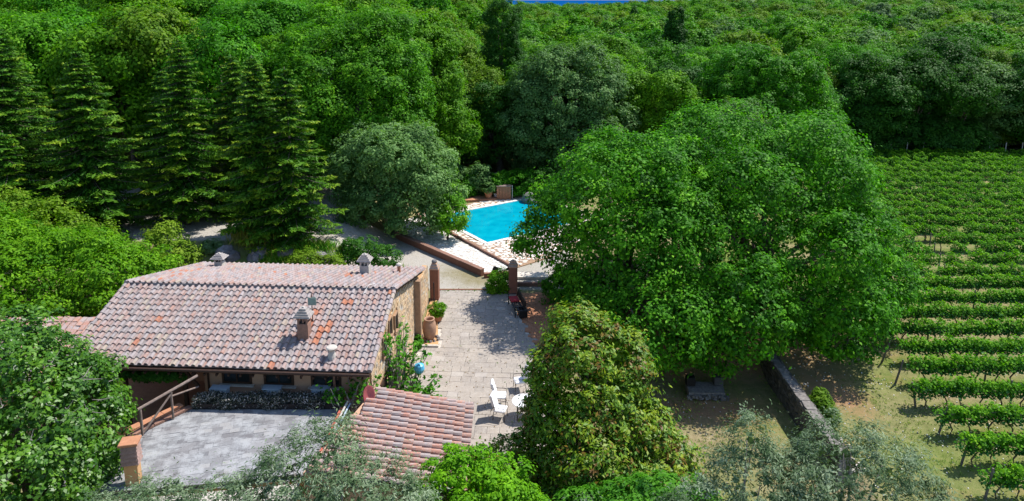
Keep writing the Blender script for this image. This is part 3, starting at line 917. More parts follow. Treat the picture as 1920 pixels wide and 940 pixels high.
c1 = chimney('chimney', -3.05, 1.55, 'largest brick chimney with stepped grey pyramid cap low on the front roof slope', .44, 1.28, 4, .68, flash=True)
MB().box((0, .12, .27), (.9, .8, .02), rx=SF).build('flashing', M['lead'], c1)
chimney('chimney', -10.6, 9.8, 'small whitish chimney with stepped pyramid cap at the far left edge of the roof', .42, .82, 4, .74, body='concrete')
c3 = chimney('chimney', -2.4, 8.4, 'grey chimney with twin slot openings and stepped cap on the far slope at right', .46, 1.10, 4, .70, body='concrete')
MB().box((0, 0, .27), (.9, .8, .02), rx=-SB).build('flashing', M['lead'], c3)
p = HM @ Vector((-.85, 9.1, roof_z(9.1) - .05))
t = thing('flue_pipe', p, 'thin terracotta flue pipe with pale rim near the gate pillar end of the roof', 'flue')
MB().lathe([(.085, 0), (.085, .55), (.11, .56)], n=12).build('pipe', M['terracotta'], t)
MB().lathe([(.14, .56), (.15, .60), (.12, .66), (.05, .69)], n=12).build('cap', M['concrete'], t)
p = HM @ Vector((-1.62, .55, roof_z(.55) - .05))
t = thing('vent_pot', p, 'short round concrete vent pot with wide white cap just above the front eave', 'vent pot')
t.scale = (.85, .85, .9)
MB().lathe([(.23, 0), (.20, .2), (.15, .35), (.14, .45)], n=14).build('pot', M['concrete'], t)
MB().lathe([(.13, .45), (.16, .50), (.24, .56), (.26, .60), (.22, .64), (.06, .66)], n=18).build('cap', M['concrete'], t)
p = HM @ Vector((-3.0, 2.4, roof_z(2.4)))
t = thing('antenna', p, 'thin mast with a small grey green square plate rising behind the large brick chimney', 'antenna')
MB().tube([(0, 0, -.05), (0, 0, 1.25)], .02, 6).build('mast', M['darkmetal'], t)
MB().box((.02, -.03, .95), (.34, .03, .32)).build('plate', M['greenplate'], t)

# lightning cable over the ridge at right
mb = MB().tube([(-1.25, YR - .5, roof_z(YR - .5) + .15), (-1.12, YR - .1, ZR + .25), (-1.0, YR + .5, roof_z(YR + .5) + .2), (-.2, YR + .3, roof_z(YR + .3) + .2)], .012, 5)
mb.build('roof_cable', M['whitestone'], house)

# ------------------------------------------------------------------ terrace (flat roof of the front wing)
TP = [(-6.35, 24.25), (-12.3, 24.35), (-13.0, 23.45), (-14.4, 21.6), (-14.7, 19.2), (-6.9, 20.3), (-6.65, 21.8)]
TZ = 2.55
terr = thing('terrace_wing', (-10, 22, 0), 'low front wing whose flat roof terrace is paved with worn grey tiles', 'terrace')
P0 = [(x + 10, y - 22) for x, y in TP]
MB().prism(P0[::-1], -2.2, TZ - .05).build('wing_walls', M['ochre'], terr)
MB().prism(P0[::-1], TZ - .05, TZ - .012).build('roof_deck', M['slate'], terr)


def inside(poly, x, y):
    c = False
    for i in range(len(poly)):
        x1, y1 = poly[i]; x2, y2 = poly[i - 1]
        if (y1 > y) != (y2 > y) and x < (x2 - x1) * (y - y1) / (y2 - y1) + x1:
            c = not c
    return c


def paving(parent, poly, cw, ch, z, mat, ang, limit, name, seed, order, gap=.012, th=.04, jit=.004, brick_off=True, fan=None):
    """rows of slabs laid in poly; the first `limit` (by order) are parts, the rest one part of kind stuff"""
    r = random.Random(seed)
    xs = [p[0] for p in poly]; ys = [p[1] for p in poly]
    cx, cy = sum(xs) / len(xs), sum(ys) / len(ys)
    ca, sa = cos(ang), sin(ang)
    cells = []
    rad = max(max(xs) - min(xs), max(ys) - min(ys))
    y = -rad
    row = 0
    while y < rad:
        h = ch * r.uniform(.85, 1.15)
        x = -rad + (r.uniform(0, cw) if brick_off else 0)
        while x < rad:
            w = cw * r.uniform(.75, 1.3)
            qx, qy = cx + (x + w / 2) * ca - (y + h / 2) * sa, cy + (x + w / 2) * sa + (y + h / 2) * ca
            if inside(poly, qx, qy):
                cells.append((qx, qy, w, h))
            x += w
        y += h; row += 1
    cells.sort(key=order)
    meshes = {}
    stuff = MB()
    for k, (qx, qy, w, h) in enumerate(cells):
        dz = r.uniform(-.006, .006)
        if k < limit:
            key = (round(w / .06), round(h / .06), r.randrange(3))
            if key not in meshes:
                meshes[key] = MB().box((0, 0, 0), (max(w - gap, .05), max(h - gap, .05), th), jit=jit).mesh(name, mat)
            link(name, meshes[key], parent, (qx, qy, z + dz - th / 2), (r.uniform(-.008, .008), r.uniform(-.008, .008), ang + r.uniform(-.01, .01)))
        else:
            stuff.box((qx, qy, z + dz - th / 2), (w - gap, h - gap, th), rz=ang, t=r.random(), jit=jit)
    if stuff.n:
        stuff.build('more_' + name + 's', mat, parent, kind='stuff')


paving(terr, P0, .34, .22, TZ, M['slate'], R(14), 300, 'terrace_tile', 5, gap=.004, jit=.002, order=lambda c: -c[1] if False else c[1] * 1.0 + 0 * c[0])


def coping(parent, name, pts, z, mat, w=.26, h=.09, ln=.36, rows=1, over=.0):
    """row of capping bricks along a polyline (parts)"""
    for a, b_ in zip(pts[:-1], pts[1:]):
        d = Vector((b_[0] - a[0], b_[1] - a[1])); L_ = d.length; d.normalize()
        ang = math.atan2(d.y, d.x)
        k = max(1, round(L_ / ln))
        me = MB().box((0, 0, 0), (L_ / k - .012, w, h), jit=.006, bev=.012).mesh(name, mat)
        for q in range(k):
            f = (q + .5) / k
            link(name, me, parent, (a[0] + (b_[0] - a[0]) * f, a[1] + (b_[1] - a[1]) * f, z + random.uniform(-.006, .006)), (0, random.uniform(-.02, .02), ang + random.uniform(-.02, .02)))


off = lambda pts: [(x + 10, y - 22) for x, y in pts]
coping(terr, 'coping_brick', off([(-12.36, 24.3), (-13.0, 23.45), (-14.4, 21.6)]), TZ + .05, M['brick'], .24)
coping(terr, 'red_coping_brick', off([(-12.72, 24.3), (-13.35, 23.4), (-13.9, 22.7)]), TZ + .13, M['terracotta'], .30, .08)
MB().tube([off([(-14.6, 19.35)])[0] + (TZ + .06,), off([(-10.8, 19.75)])[0] + (TZ + .05,), off([(-6.95, 20.35)])[0] + (TZ + .07,)], .05, 6).build('edge_pipe', M['darkmetal'], terr)
MB().box((-.8, -2.75, TZ - .12), (7.9, .7, .1), rz=R(8)).build('edge_strip', M['concrete'], terr)

# timber hand rail on the terrace's left edge
t = thing('terrace_railing', (-13.33, 22.6, TZ), 'weathered timber railing with a diagonal brace on the left edge of the terrace', 'railing')
A = Vector((0, 0, 0)); B = Vector((1.25, 1.85, .08))
MB().tube([(0, 0, .0), (0, 0, 1.08)], .05, 8).build('post', M['wood'], t)
MB().tube([B * .52 + Vector((0, 0, 0)), B * .52 + Vector((0, 0, 1.12))], .045, 8).build('post', M['wood'], t)
MB().tube([(-.05, -.07, 1.05), tuple(B + Vector((0, 0, 1.18)))], .055, 8).build('hand_rail', M['wood'], t)
MB().tube([(0.03, .03, .08), tuple(B * .54 + Vector((0, 0, 1.04)))], .04, 8).build('brace', M['wood'], t)
MB().tube([tuple(B * .52 + Vector((0, 0, .9))), tuple(B * 1.0 + Vector((0, 0, .72)))], .035, 8).build('middle_rail', M['wood'], t)

# terrace chimney at the front
t = thing('terrace_chimney', (-12.3, 20.1, TZ), 'square ochre chimney with four flared tile courses and flat orange cap on the terrace', 'chimney', rz=R(12))
t.scale = (.80, .80, 1)
MB().box((0, 0, .36), (.50, .42, .80), bev=.01).build('shaft', M['ochre'], t)
zc = .75
for k in range(5):
    MB().box((0, 0, zc + .075), (.70 - .015 * k, .60 - .015 * k, .115), taper=.84, jit=.006).build('tile_course', M['coursebrick'], t)
    zc += .135
MB().box((0, 0, zc + .05), (.72, .62, .09), taper=.86, bev=.015).build('cap', M['terracotta'], t)

# hedge of jasmine in front of the windows, pale boxes behind it
t = thing('jasmine_hedge', (-9.4, 24.45, TZ), 'low grey flowering hedge along the back of the terrace under the windows', 'hedge')
r = np.random.default_rng(9)
n = 15000
P = np.c_[r.uniform(-2.85, 2.85, n), r.uniform(-.30, .26, n), r.uniform(.0, .48, n)]
P[:, 2] *= 1 + .10 * np.sin(P[:, 0] * 5) * np.sin(P[:, 0] * 2.3)
P[:, 1] -= .05 * np.sin(P[:, 0] * 4 + 1)
L_ = r.uniform(.045, .09, n)
link('foliage', quads('foliage', leaf_quads(P, unit(r.normal(size=(n, 3)) + [0, -.5, .8]), L_, L_ * .6, r=r), M['jasmine'], r.random(n)), t)
MB().box((0, 0, .10), (5.7, .5, .22)).build('planter_trough', M['darkmetal'], t)
for k, bx in enumerate((-11.45, -9.4, -7.5)):
    t = thing('air_unit', (bx, 24.87 + .0, TZ), ('pale blue metal box behind the left end of the flowering hedge', 'pale blue metal box behind the middle of the flowering hedge', 'pale blue metal box behind the right end of the flowering hedge')[k], 'metal box', 'pale boxes behind the hedge', rz=HR)
    MB().box((0, 0, .25), (.66, .26, .50), bev=.015).build('casing', M['paint'], t)
    MB().box((0, 0, .515), (.72, .32, .03), rx=R(2)).build('lid', M['paint'], t)

# ------------------------------------------------------------------ small roof right of the terrace
SRO = Vector((-1.52, 21.2, 2.25))
sr = thing('small_wing', SRO, 'small outbuilding with a low salmon barrel tile roof sloping to the courtyard', 'outbuilding')
# local frame: x up the slope (to the left), rows along y
mb = MB()
mb.add([(-.15, 3.45, -2.4), (-4.6, 3.15, -2.4), (-5.2, -1.3, -2.4), (-.15, -1.3, -2.4), (-.15, 3.45, -.12), (-4.1, 3.15, .62), (-5.2, -1.3, .8), (-.15, -1.3, -.12)],
       [(3, 2, 1, 0), (4, 5, 6, 7), (0, 1, 5, 4), (1, 2, 6, 5), (2, 3, 7, 6), (3, 0, 4, 7)])
mb.build('walls', M['plaster'], sr)
sroof = link('roof', MB().add([(0, 3.5, -.04), (-3.75, 3.2, .66), (-5.05, -1.4, .90), (0, -1.4, -.04), (0, 3.5, -.1), (-3.75, 3.2, .6), (-5.05, -1.4, .84), (0, -1.4, -.1)],
       [(3, 2, 1, 0), (4, 5, 6, 7), (0, 1, 5, 4), (1, 2, 6, 5), (2, 3, 7, 6), (3, 0, 4, 7)]).mesh('roof', M['tile_red']), sr)
sl = math.atan2(.72, 3.9)
rt = random.Random(8)
cov = []
for q in range(3):
    V_, F_ = cover_mesh('c', .105, .082, .42, None, 7)
    me = bpy.data.meshes.new('barrel_tile'); me.from_pydata((np.array(V_) + rng.normal(0, .003, (len(V_), 3))).tolist(), [], F_); me.materials.append(M['tile_red']); cov.append(me)
me_ch = []
V_, F_ = cover_mesh('c', .105, .12, .42, None, 6)
VV = np.array(V_) * [1, 1, -1]
me = bpy.data.meshes.new('channel_tile'); me.from_pydata(VV.tolist(), [], [tuple(reversed(f)) for f in F_]); me.materials.append(M['tile_red'])
rowp = .295
nrows = 17
for j in range(nrows):
    y = 3.38 - j * rowp
    xl = -(3.75 + (3.2 - y) * .28)
    sdist = 0
    k = 0
    while sdist * cos(sl) < -xl - .2:
        Mt = Matrix.Translation((-sdist * cos(sl) + .03, y + (0.02 * sin(k)), sdist * sin(sl) + .10 + rt.uniform(-.008, .008))) @ Matrix.Rotation(R(90) + rt.uniform(-.03, .03), 4, 'Z') @ Matrix.Rotation(sl - .035, 4, 'X')
        o = link('barrel_tile', cov[rt.randrange(3)], sroof); o.matrix_local = Mt
        if j < nrows - 1:
            Mt = Matrix.Translation((-sdist * cos(sl) - .02, y - rowp / 2, sdist * sin(sl) + .09)) @ Matrix.Rotation(R(90), 4, 'Z') @ Matrix.Rotation(sl - .02, 4, 'X')
            o = link('channel_tile', me, sroof); o.matrix_local = Mt
        sdist += .335; k += 1
# end course along the far edge
for k in range(11):
    o = link('edge_tile', cov[k % 3], sroof)
    o.matrix_local = Matrix.Translation((-k * .345 * cos(sl), 3.56, k * .345 * sin(sl) + .13)) @ Matrix.Rotation(R(90) + .06, 4, 'Z') @ Matrix.Rotation(sl - .03, 4, 'X')
# red flashing and pale rail between terrace and small roof
t = thing('edge_flashing', (-6.5, 22.8, TZ), 'red flashing strip and pale rail between the grey terrace and small tiled roof', 'flashing')
mb = MB()
for k in range(6):
    f0 = -1.15 + k * .42
    me = MB().box((0, 0, 0), (.13, .40, .10), jit=.006).mesh('strip', M['redbrick'])
    link('strip', me, t, (.04 * f0 + random.uniform(-.01, .01), f0, .12 + .012 * k), (0, 0, R(-6)))
MB().tube([(.05, -.3, .22), (.22, 1.35, .36)], .04, 8).build('rail', M['concrete'], t)
MB().tube([(.14, -.35, .15), (.31, 1.3, .29)], .035, 8).build('rail', M['paint'], t)

# ------------------------------------------------------------------ courtyard
CP = [(-5.6, 17.5), (3.0, 17.5), (2.6, 27), (1.55, 32.5), (.75, 36.2), (.25, 38.2), (.05, 41.0), (-4.7, 41.0), (-4.55, 39.5), (-3.9, 33.9), (-4.9, 33.8), (-5.35, 25)]
court = link('courtyard', MB().prism(CP[::-1] if False else CP, -.35, .018).mesh('courtyard', M['concrete']), kind='structure')
paving(court, CP, .54, .44, .055, M['paver'], R(-3.3), 300, 'paving_slab', 12,
       lambda c: (c[1] if c[1] > 24.5 or c[0] > -1.4 else 99) + (50 if (c[1] < 29 and c[0] > .6) or c[1] < 22 else 0), gap=.010, th=.05, jit=.003)
MB().box((-2.35, 41.08, .03), (4.9, .12, .12), rz=R(.3)).build('threshold', M['brownplaster'], court)
# terracotta paved edge on the right and the planting strip on the left
TPY = [(.10, 40.6), (.3, 38.2), (.8, 36.2), (1.6, 32.5), (3.2, 31.5), (3.4, 36), (2.2, 40.6)]
e = link('terracotta_paving', MB().prism(TPY[::-1], -.3, .03).mesh('terracotta_paving', M['terracotta']), kind='structure')
paving(e, TPY, .42, .28, .062, M['terracotta'], R(-12), 300, 'paving_brick', 6, lambda c: c[1], gap=.012, th=.04)
SPY = [(-4.95, 33.9), (-3.88, 33.85), (-4.55, 39.45), (-4.95, 39.45)]
MB().prism(SPY, -.3, .10).build('planting_strip', M['ochre'], None, kind='structure')
kb = thing('strip_kerb', (-4.4, 33.8, 0), 'pale stone kerb closing the near end of the terracotta planting strip', 'kerb')
MB().box((0, 0, .07), (1.05, .16, .15), rz=R(-2), bev=.012).build('stone', M['concrete'], kb)

# gate pillars
for nm, (x, y, h, w), lab in (('gate_pillar', (-4.70, 39.75, 2.0, .52), 'left brown gate pillar with stepped tile cap touching the far corner of the farmhouse roof'),
                              ('gate_pillar', (.07, 40.65, 1.78, .52), 'right brown gate pillar with stepped pale tile cap behind the dark bench')):
    t = thing(nm, (x, y, 0), lab, 'pillar', 'gate pillars', rz=R(-3))
    MB().box((0, 0, h / 2 - .05), (w, w, h + .1), bev=.01).build('shaft', M['brownplaster'], t)
    z = h
    for k in range(5):
        ww = w * 1.12 * (1 - k * .11)
        MB().box((0, 0, z + .04), (ww, ww, .07), taper=.93, jit=.004).build('cap_tile', M['capstone'] if k % 2 else M['plaster'], t)
        z += .072
    if x < -3:
        MB().lathe([(.10, z), (.15, z + .03), (.17, z + .1), (.12, z + .19), (.06, z + .22)], n=12).build('finial', M['rock'], t)
    else:
        MB().box((0, 0, z + .03), (w * .2, w * .2, .08)).build('cap_tip', M['capstone'], t)

# driveway wall, path and pool
pa, pb = Vector((.82, .572)), Vector((-.572, .82))
PN = Vector((-1.84, 49.58))


def pp(a, b_):
    v = PN + pa * a + pb * b_
    return (v.x, v.y)


deck = link('pool_deck', MB().prism([pp(-1.12, -5.2), pp(2.2, -5.0), pp(11, -1.6), pp(11, 9.6), pp(-1.12, 9.6)], -1.0, .06).mesh('pool_deck', M['brownstone']), kind='structure')
# water basin cut: rim stones stand proud of the water
m, nt, out = new_mat('pool water')
b = nt.nodes.new('ShaderNodeBsdfPrincipled')
b.inputs['Roughness'].default_value = 0.06
b.inputs['IOR'].default_value = 1.33
nw = noise(nt, 1.2, 3, 0.5)
nt.links.new(ramp(nt, nw, [(0.3, (0.0, 0.25, 0.37)), (0.7, (0.002, 0.34, 0.45))]), b.inputs['Base Color'])
bp = nt.nodes.new('ShaderNodeBump'); bp.inputs['Strength'].default_value = 0.12; bp.inputs['Distance'].default_value = 0.03
nt.links.new(noise(nt, 5, 3, 0.5), bp.inputs['Height']); nt.links.new(bp.outputs[0], b.inputs['Normal'])
nt.links.new(b.outputs[0], out.inputs[0])
MB().prism([pp(0, 0), pp(9, 0), pp(9.2, 7.6), pp(0, 7.9)], .0, .085).build('pool_water', m, None, kind='structure')


def crazy(parent, name, polys, z, mat, size, seed, th=.05, exclude=None, gap=.035):
    """irregular stones: jittered hexagonal cells shrunk by the joint"""
    r = random.Random(seed)
    mb = MB()
    for poly in polys:
        xs = [p[0] for p in poly]; ys = [p[1] for p in poly]
        y = min(ys); row = 0
        while y < max(ys):
            x = min(xs) + (size / 2 if row % 2 else 0)
            while x < max(xs):
                cx, cy = x + r.uniform(-.25, .25) * size, y + r.uniform(-.2, .2) * size
                if inside(poly, cx, cy) and not (exclude and exclude(cx, cy)):
                    k = r.choice((4, 5, 5, 6))
                    a0 = r.uniform(0, 6.28)
                    pts = []
                    for q in range(k):
                        a = a0 + 2 * pi * q / k + r.uniform(-.25, .25)
                        rad = size * .56 * r.uniform(.8, 1.15) - gap
                        pts.append((cx + cos(a) * rad, cy + sin(a) * rad * .9))
                    mb.prism(pts, z - th, z + r.uniform(-.004, .004), t=r.random())
                x += size
            y += size * .86; row += 1
    return mb.build(name, mat, parent, kind='stuff')


def in_pool(x, y):
    v = Vector((x, y)) - PN
    a, b_ = v.dot(pa), v.dot(pb)
    return -.32 < a < 9.3 and -.32 < b_ < 8.2


crazy(deck, 'crazy_paving', [[pp(-.95, -4.9), pp(2.2, -4.8), pp(11, -1.6), pp(11, 9.4), pp(-.95, 9.4)]], .085, M['deckstone'], .40, 3, exclude=in_pool, gap=.015)
coping(deck, 'pool_edge_stone', [pp(9.3, -.17), pp(-.17, -.17), pp(-.17, 7.95), pp(9.3, 7.8)], .10, M['whitestone'], .32, .06, .5)
path = link('pool_path', MB().prism([(-.2, 45.2), pp(-1.3, -5.2), pp(-1.3, 9), (-9.6, 54.5), (-8.25, 50.6), (-1.75, 43.7), (-.9, 43.3)], -.5, .03).mesh('pool_path', M['concrete']), kind='structure')
crazy(path, 'white_paving', [[(-.3, 45.0), pp(-1.4, -4.9), pp(-1.4, 9), (-9.3, 54.3), (-8.1, 50.8), (-1.75, 43.9), (-.9, 43.5)]], .05, M['whitestone'], .30, 8, gap=.012)
t = thing('path_kerb', (pp(-1.2, -4.9)[0], pp(-1.2, -4.9)[1], 0), 'thin brown kerb between the white path and the pool paving', 'kerb')
o_ = Vector(pp(-1.2, -4.9))
coping(t, 'kerb_stone', [tuple(Vector(pp(-1.2, -4.9)) - o_), tuple(Vector(pp(-1.2, 9.0)) - o_)], .10, M['brick'], .14, .22, .8)
t = thing('driveway_wall', (-1.94, 43.5, 0), 'low brown retaining wall between the gravel driveway and the white pool path', 'low wall')
for k in range(9):
    f0 = k / 9; f1 = (k + 1) / 9
    a = Vector((0, -.1)); b2 = Vector((-7.0, 7.4))
    c_ = a.lerp(b2, (f0 + f1) / 2); d_ = b2 - a
    MB().box((0, 0, 0), (d_.length / 9 - .012, .24, .52), jit=.006).build('wall_block', M['brownplaster'], t).matrix_local = Matrix.Translation((c_.x, c_.y, .17)) @ Matrix.Rotation(math.atan2(d_.y, d_.x), 4, 'Z')
    MB().box((0, 0, 0), (d_.length / 9 - .012, .34, .07), jit=.006, bev=.01).build('coping_stone', M['brick'], t).matrix_local = Matrix.Translation((c_.x, c_.y, .465)) @ Matrix.Rotation(math.atan2(d_.y, d_.x), 4, 'Z')
t = thing('low_wall', (-1.0, 43.3, 0), 'short low brown wall closing the white path beside the gate bush', 'low wall')
MB().box((0, 0, .16), (1.7, .22, .32), rz=R(12), bev=.01).build('wall_block', M['brownplaster'], t)
t = thing('step_wall', (1.2, 41.8, 0), 'low stone step edge right of the gate pillar under the oak', 'step')
MB().box((0, 0, .12), (2.2, .25, .25), bev=.01).build('stone', M['brick'], t)
MB().box((.1, 1.4, .10), (2.2, .9, .2), bev=.01).build('slab', M['deckstone'], t)
# far side of the pool: terracotta platform, gate box, pot, fence, ladder
MB().prism([(-8, 59.6), (-1.4, 60.8), (-1.2, 63), (-8, 62.6)], -.5, .22).build('brick_platform', M['terracotta'], None, kind='structure')
t = thing('terracotta_pot', (-2.15, 61.2, .22), 'round terracotta pot at the far edge of the pool', 'plant pot')
MB().lathe([(.26, 0), (.38, .5), (.44, .55), (.44, .68), (.38, .68), (.34, .6)], n=18).build('pot', M['terracotta'], t)
link('foliage', crown_mesh('foliage', [(0, 0, .9, .5, .5, .35)], M['holm'], leaf=.16, puff=.25, per=40, seed=4), t)
t = thing('pool_cabinet', (-.75, 61.3, .06), 'orange brown wooden cabinet beside the far corner of the pool', 'cabinet')
for k in range(5):
    MB().box((-.52 + k * .26, 0, .62), (.24, .5, 1.2), jit=.005).build('board', M['terracotta'], t)
MB().box((0, 0, 1.25), (1.4, .62, .06)).build('lid', M['wood'], t)
MB().tube([(.78, -.3, 0), (.78, -.3, 1.35)], .03, 6).build('post', M['whitestone'], t)
t = thing('white_pot', (-1.5, 61.5, .2), 'small white pot beside the orange pool cabinet', 'plant pot')
MB().lathe([(.12, 0), (.17, .3), (.19, .33), (.15, .33)], n=12).build('pot', M['whitecloth'], t)
t = thing('pool_fence', (-1.9, 63.6, .1), 'pale wooden rail fence on the slope behind the pool', 'fence')
for k in range(5):
    MB().box((k * .62 - .3, 0, .9), (.08, .08, 1.9)).build('post', M['wood'], t)
MB().box((.93, 0, 1.8), (2.5, .07, .09)).build('rail', M['wood'], t)
MB().box((.93, 0, 1.25), (2.5, .06, .08)).build('rail', M['wood'], t)
MB().box((2.75, 0, 1.5), (1.3, .07, .08), ry=R(28)).build('rail', M['wood'], t)
t = thing('pool_rock', (1.55, 60.3, .06), 'dark grey boulder at the far right corner of the pool', 'rock')
MB().lathe([(.7, 0), (.75, .3), (.55, .7), (.2, .9)], n=9).build('boulder', M['rock'], t)

# bench in the tree shade, with a red cushion
t = thing('bench', (.22, 38.1, .06), 'long black bench with a red cushion in the shade below the right gate pillar', 'bench', rz=R(-78))
for k in range(4):
    MB().box((0, -.21 + k * .14, .45), (2.0, .11, .04), bev=.006).build('seat_slat', M['black'], t)
for k in range(3):
    MB().box((0, .33 + k * .03, .58 + k * .13), (2.0, .04, .10), rx=R(-12)).build('back_slat', M['black'], t)
for sx in (-.93, .93):
    MB().tube([(sx, -.24, 0), (sx, -.24, .64), (sx, .25, .66)], .03, 6).build('arm', M['black'], t)
    MB().tube([(sx, .26, 0), (sx, .28, .5), (sx, .40, .95)], .03, 6).build('leg', M['black'], t)
MB().box((-.45, 0, .52), (.7, .5, .10), bev=.03).build('cushion', M['redcloth'], t)
t = thing('garden_chest', (.62, 37.3, .06), 'black box at the near end of the bench', 'box', rz=R(-78))
MB().box((0, 0, .22), (.5, .45, .42), bev=.02).build('body', M['black'], t)
MB().box((0, 0, .45), (.54, .49, .04), bev=.01).build('lid', M['darkmetal'], t)

# big terracotta jar with stones, round planter bush, downpipe already on the house
t = thing('terracotta_jar', (-4.42, 34.55, .10), 'tall terracotta oil jar standing among stones by the farmhouse corner', 'jar')
MB().lathe([(.20, 0), (.30, .12), (.36, .45), (.37, .72), (.32, .98), (.26, 1.08), (.30, 1.14), (.29, 1.18), (.22, 1.17), (.20, 1.08), (.25, .9)], n=24).build('body', M['claypot'], t, smooth=True)
for k in range(13):
    a = 2 * pi * k / 13 + .1
    rr_ = .48 + random.uniform(-.05, .08)
    t = thing('stone', (-4.42 + cos(a) * rr_, 34.55 + sin(a) * rr_ * .85, .10), 'small grey stone laid around the foot of the terracotta jar', 'stone', 'stones around the jar')
    MB().box((0, 0, .05), (random.uniform(.12, .2), random.uniform(.1, .16), .11), rz=random.uniform(0, 3), taper=.7, jit=.015).build('body', M['rock'], t)
t = thing('round_planter', (-4.22, 36.75, .10), 'terracotta bowl planted with a round bright green bush by the long wall', 'planter')
MB().lathe([(.22, 0), (.32, .25), (.36, .30), (.36, .36), (.30, .36)], n=18).build('bowl', M['terracotta'], t)
link('foliage', crown_mesh('foliage', [(0, 0, .62, .44, .44, .36)], M['lime'], leaf=.075, puff=.16, per=60, seed=6, tint0=.6), t)
bush('gate_bush', 'bright rounded bush at the left foot of the right gate pillar', 'bush', [(-.95, 41.0, .45, .62, .6, .55), (-.45, 40.9, .45, .5, .5, .5), (-.75, 41.5, .6, .6, .5, .55)], M['lime'], seed=5, base=0, leaf=.11, puff=.25, per=60, tint0=.62)
# dark folded frame lying on the path
t = thing('folding_frame', (-.98, 43.0, .30), 'small dark metal frame leaning at the end of the white path behind the gate bush', 'metal frame')
MB().tube([(-.3, 0, 0), (-.1, 0, .55), (.1, .1, 0)], .04, 6).build('frame', M['darkmetal'], t)
MB().box((-.12, .02, .3), (.36, .05, .42), ry=R(20)).build('panel', M['black'], t)


# garden chairs with white cushions, and a table
def chair(loc, rz, label):
    t = thing('garden_chair', loc, label, 'garden chair', 'white cushioned garden chairs', rz)
    MB().box((0, 0, .44), (.50, .52, .11), bev=.035).build('seat_cushion', M['whitecloth'], t)
    MB().box((-.30, 0, .80), (.11, .48, .68), ry=R(-16), bev=.035).build('back_cushion', M['whitecloth'], t)
    for sx, sy in ((.22, .24), (.22, -.24), (-.24, .24), (-.24, -.24)):
        MB().tube([(sx, sy, .40), (sx * 1.15, sy, 0)], .014, 6).build('leg', M['darkmetal'], t)
    for sy in (.28, -.28):
        MB().tube([(.26, sy, .38), (.24, sy, .62), (-.26, sy, .64), (-.36, sy, .40)], .014, 6).build('arm_rest', M['darkmetal'], t)
    return t


chair((-.52, 28.5, .056), R(-2), 'garden chair with white cushions, the farther of the two fully visible on the courtyard')
chair((-.50, 27.45, .056), R(-16), 'garden chair with white cushions, the nearer of the two fully visible on the courtyard')
chair((.35, 29.75, .056), R(190), 'white cushioned garden chair half hidden by the magnolia leaves')
t = thing('garden_table', (.55, 27.6, .056), 'white round garden table half hidden under the magnolia', 'garden table')
MB().lathe([(.52, .70), (.55, .71), (.55, .74), (.50, .75)], n=26).build('table_top', M['whitecloth'], t)
for k in range(4):
    a = pi / 4 + k * pi / 2
    MB().tube([(cos(a) * .4, sin(a) * .4, .70), (cos(a) * .46, sin(a) * .46, 0)], .02, 6).build('leg', M['darkmetal'], t)

# pots and garden bits among the fig trees
t = thing('pink_plate', (-5.48, 24.3, 3.1), 'oval pink plastic tub leaning by the fig tree at the roof corner', 'tub')
MB().lathe([(.05, 0), (.26, .02), (.30, .08), (.26, .08), (.05, .04)], n=18).build('tub', M['pink'], t)
t.rotation_euler = (R(70), 0, R(10)); t.scale = (.75, 1.25, 1)
t = thing('blue_canopy', (-4.05, 27.9, 2.0), 'light blue plastic object among the top leaves of the broad fig tree', 'plastic object')
MB().lathe([(.18, 0), (.24, .15), (.20, .32), (.05, .4)], n=12).build('body', M['bluepl'], t)

# small tiled roof at the left edge, and the brick yard beside the farmhouse
t = thing('old_shed', (-22.0, 27.9, 0), 'old low shed with a rough pale tile roof between the two leafy trees at left', 'shed')
MB().box((0, 0, 1.4), (6.2, 3.0, 2.8)).build('walls', M['ochre'], t)
rf = MB().box((0, .1, 3.1), (6.6, 3.6, .1), rx=R(17)).build('roof', M['plaster'], t)
mb = MB()
for j in range(13):
    for i in range(24):
        s_ = (j / 13 - .5) * 3.6
        mb.box((-3.2 + i * .27 + random.uniform(-.03, .03), .1 + s_ * cos(R(17)), 3.2 + s_ * sin(R(17)) + random.uniform(0, .05)), (.22, .32, .09), rx=R(15) + random.uniform(-.08, .08), rz=random.uniform(-.12, .12), t=random.random(), jit=.02)
mb.build('rough_roof_tiles', M['tile_red'], rf, kind='stuff')
MB().prism([(-27, 30.5), (-18.0, 29.5), (-17.6, 36), (-27, 37)], -.3, .12).build('brick_yard', M['terracotta'], None, kind='structure')

# garden: dry stone retaining wall, stone platform, rocks
wa, wb = Vector((14.42, 36.0)), Vector((14.30, 25.2))
t = thing('dry_stone_wall', (13.85, 30.6, -1.5), 'dark dry stone retaining wall between the shaded garden and the vineyard', 'stone wall')
core = MB().box((0, 0, .05), (.42, 9.4, 1.5)).build('core', M['rock'], t)
mb = MB(); cp = 0
rs = random.Random(3)
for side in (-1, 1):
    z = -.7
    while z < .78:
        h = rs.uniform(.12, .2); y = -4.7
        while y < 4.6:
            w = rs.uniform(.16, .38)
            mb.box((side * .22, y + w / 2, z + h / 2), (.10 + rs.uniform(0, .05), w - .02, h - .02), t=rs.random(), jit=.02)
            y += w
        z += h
mb.build('wall_stones', M['shadestone'], t, kind='stuff')
y = -4.7
while y < 4.6:
    w = rs.uniform(.28, .5)
    MB().box((rs.uniform(-.03, .03), y + w / 2, .86), (.46, w - .02, .10), jit=.02, rz=rs.uniform(-.05, .05)).build('cap_stone', M['drystone'], t)
    y += w
t = thing('stone_platform', (9.95, 32.7, -2.0), 'flat grey stone platform with a rubble front in the shade under the oaks', 'platform')
t.scale = (.78, .78, .8)
MB().prism([(-1.2, -.55), (1.15, -.6), (1.3, .7), (-1.1, .8)], 0, .42).build('slab', M['drystone'], t)
mb = MB()
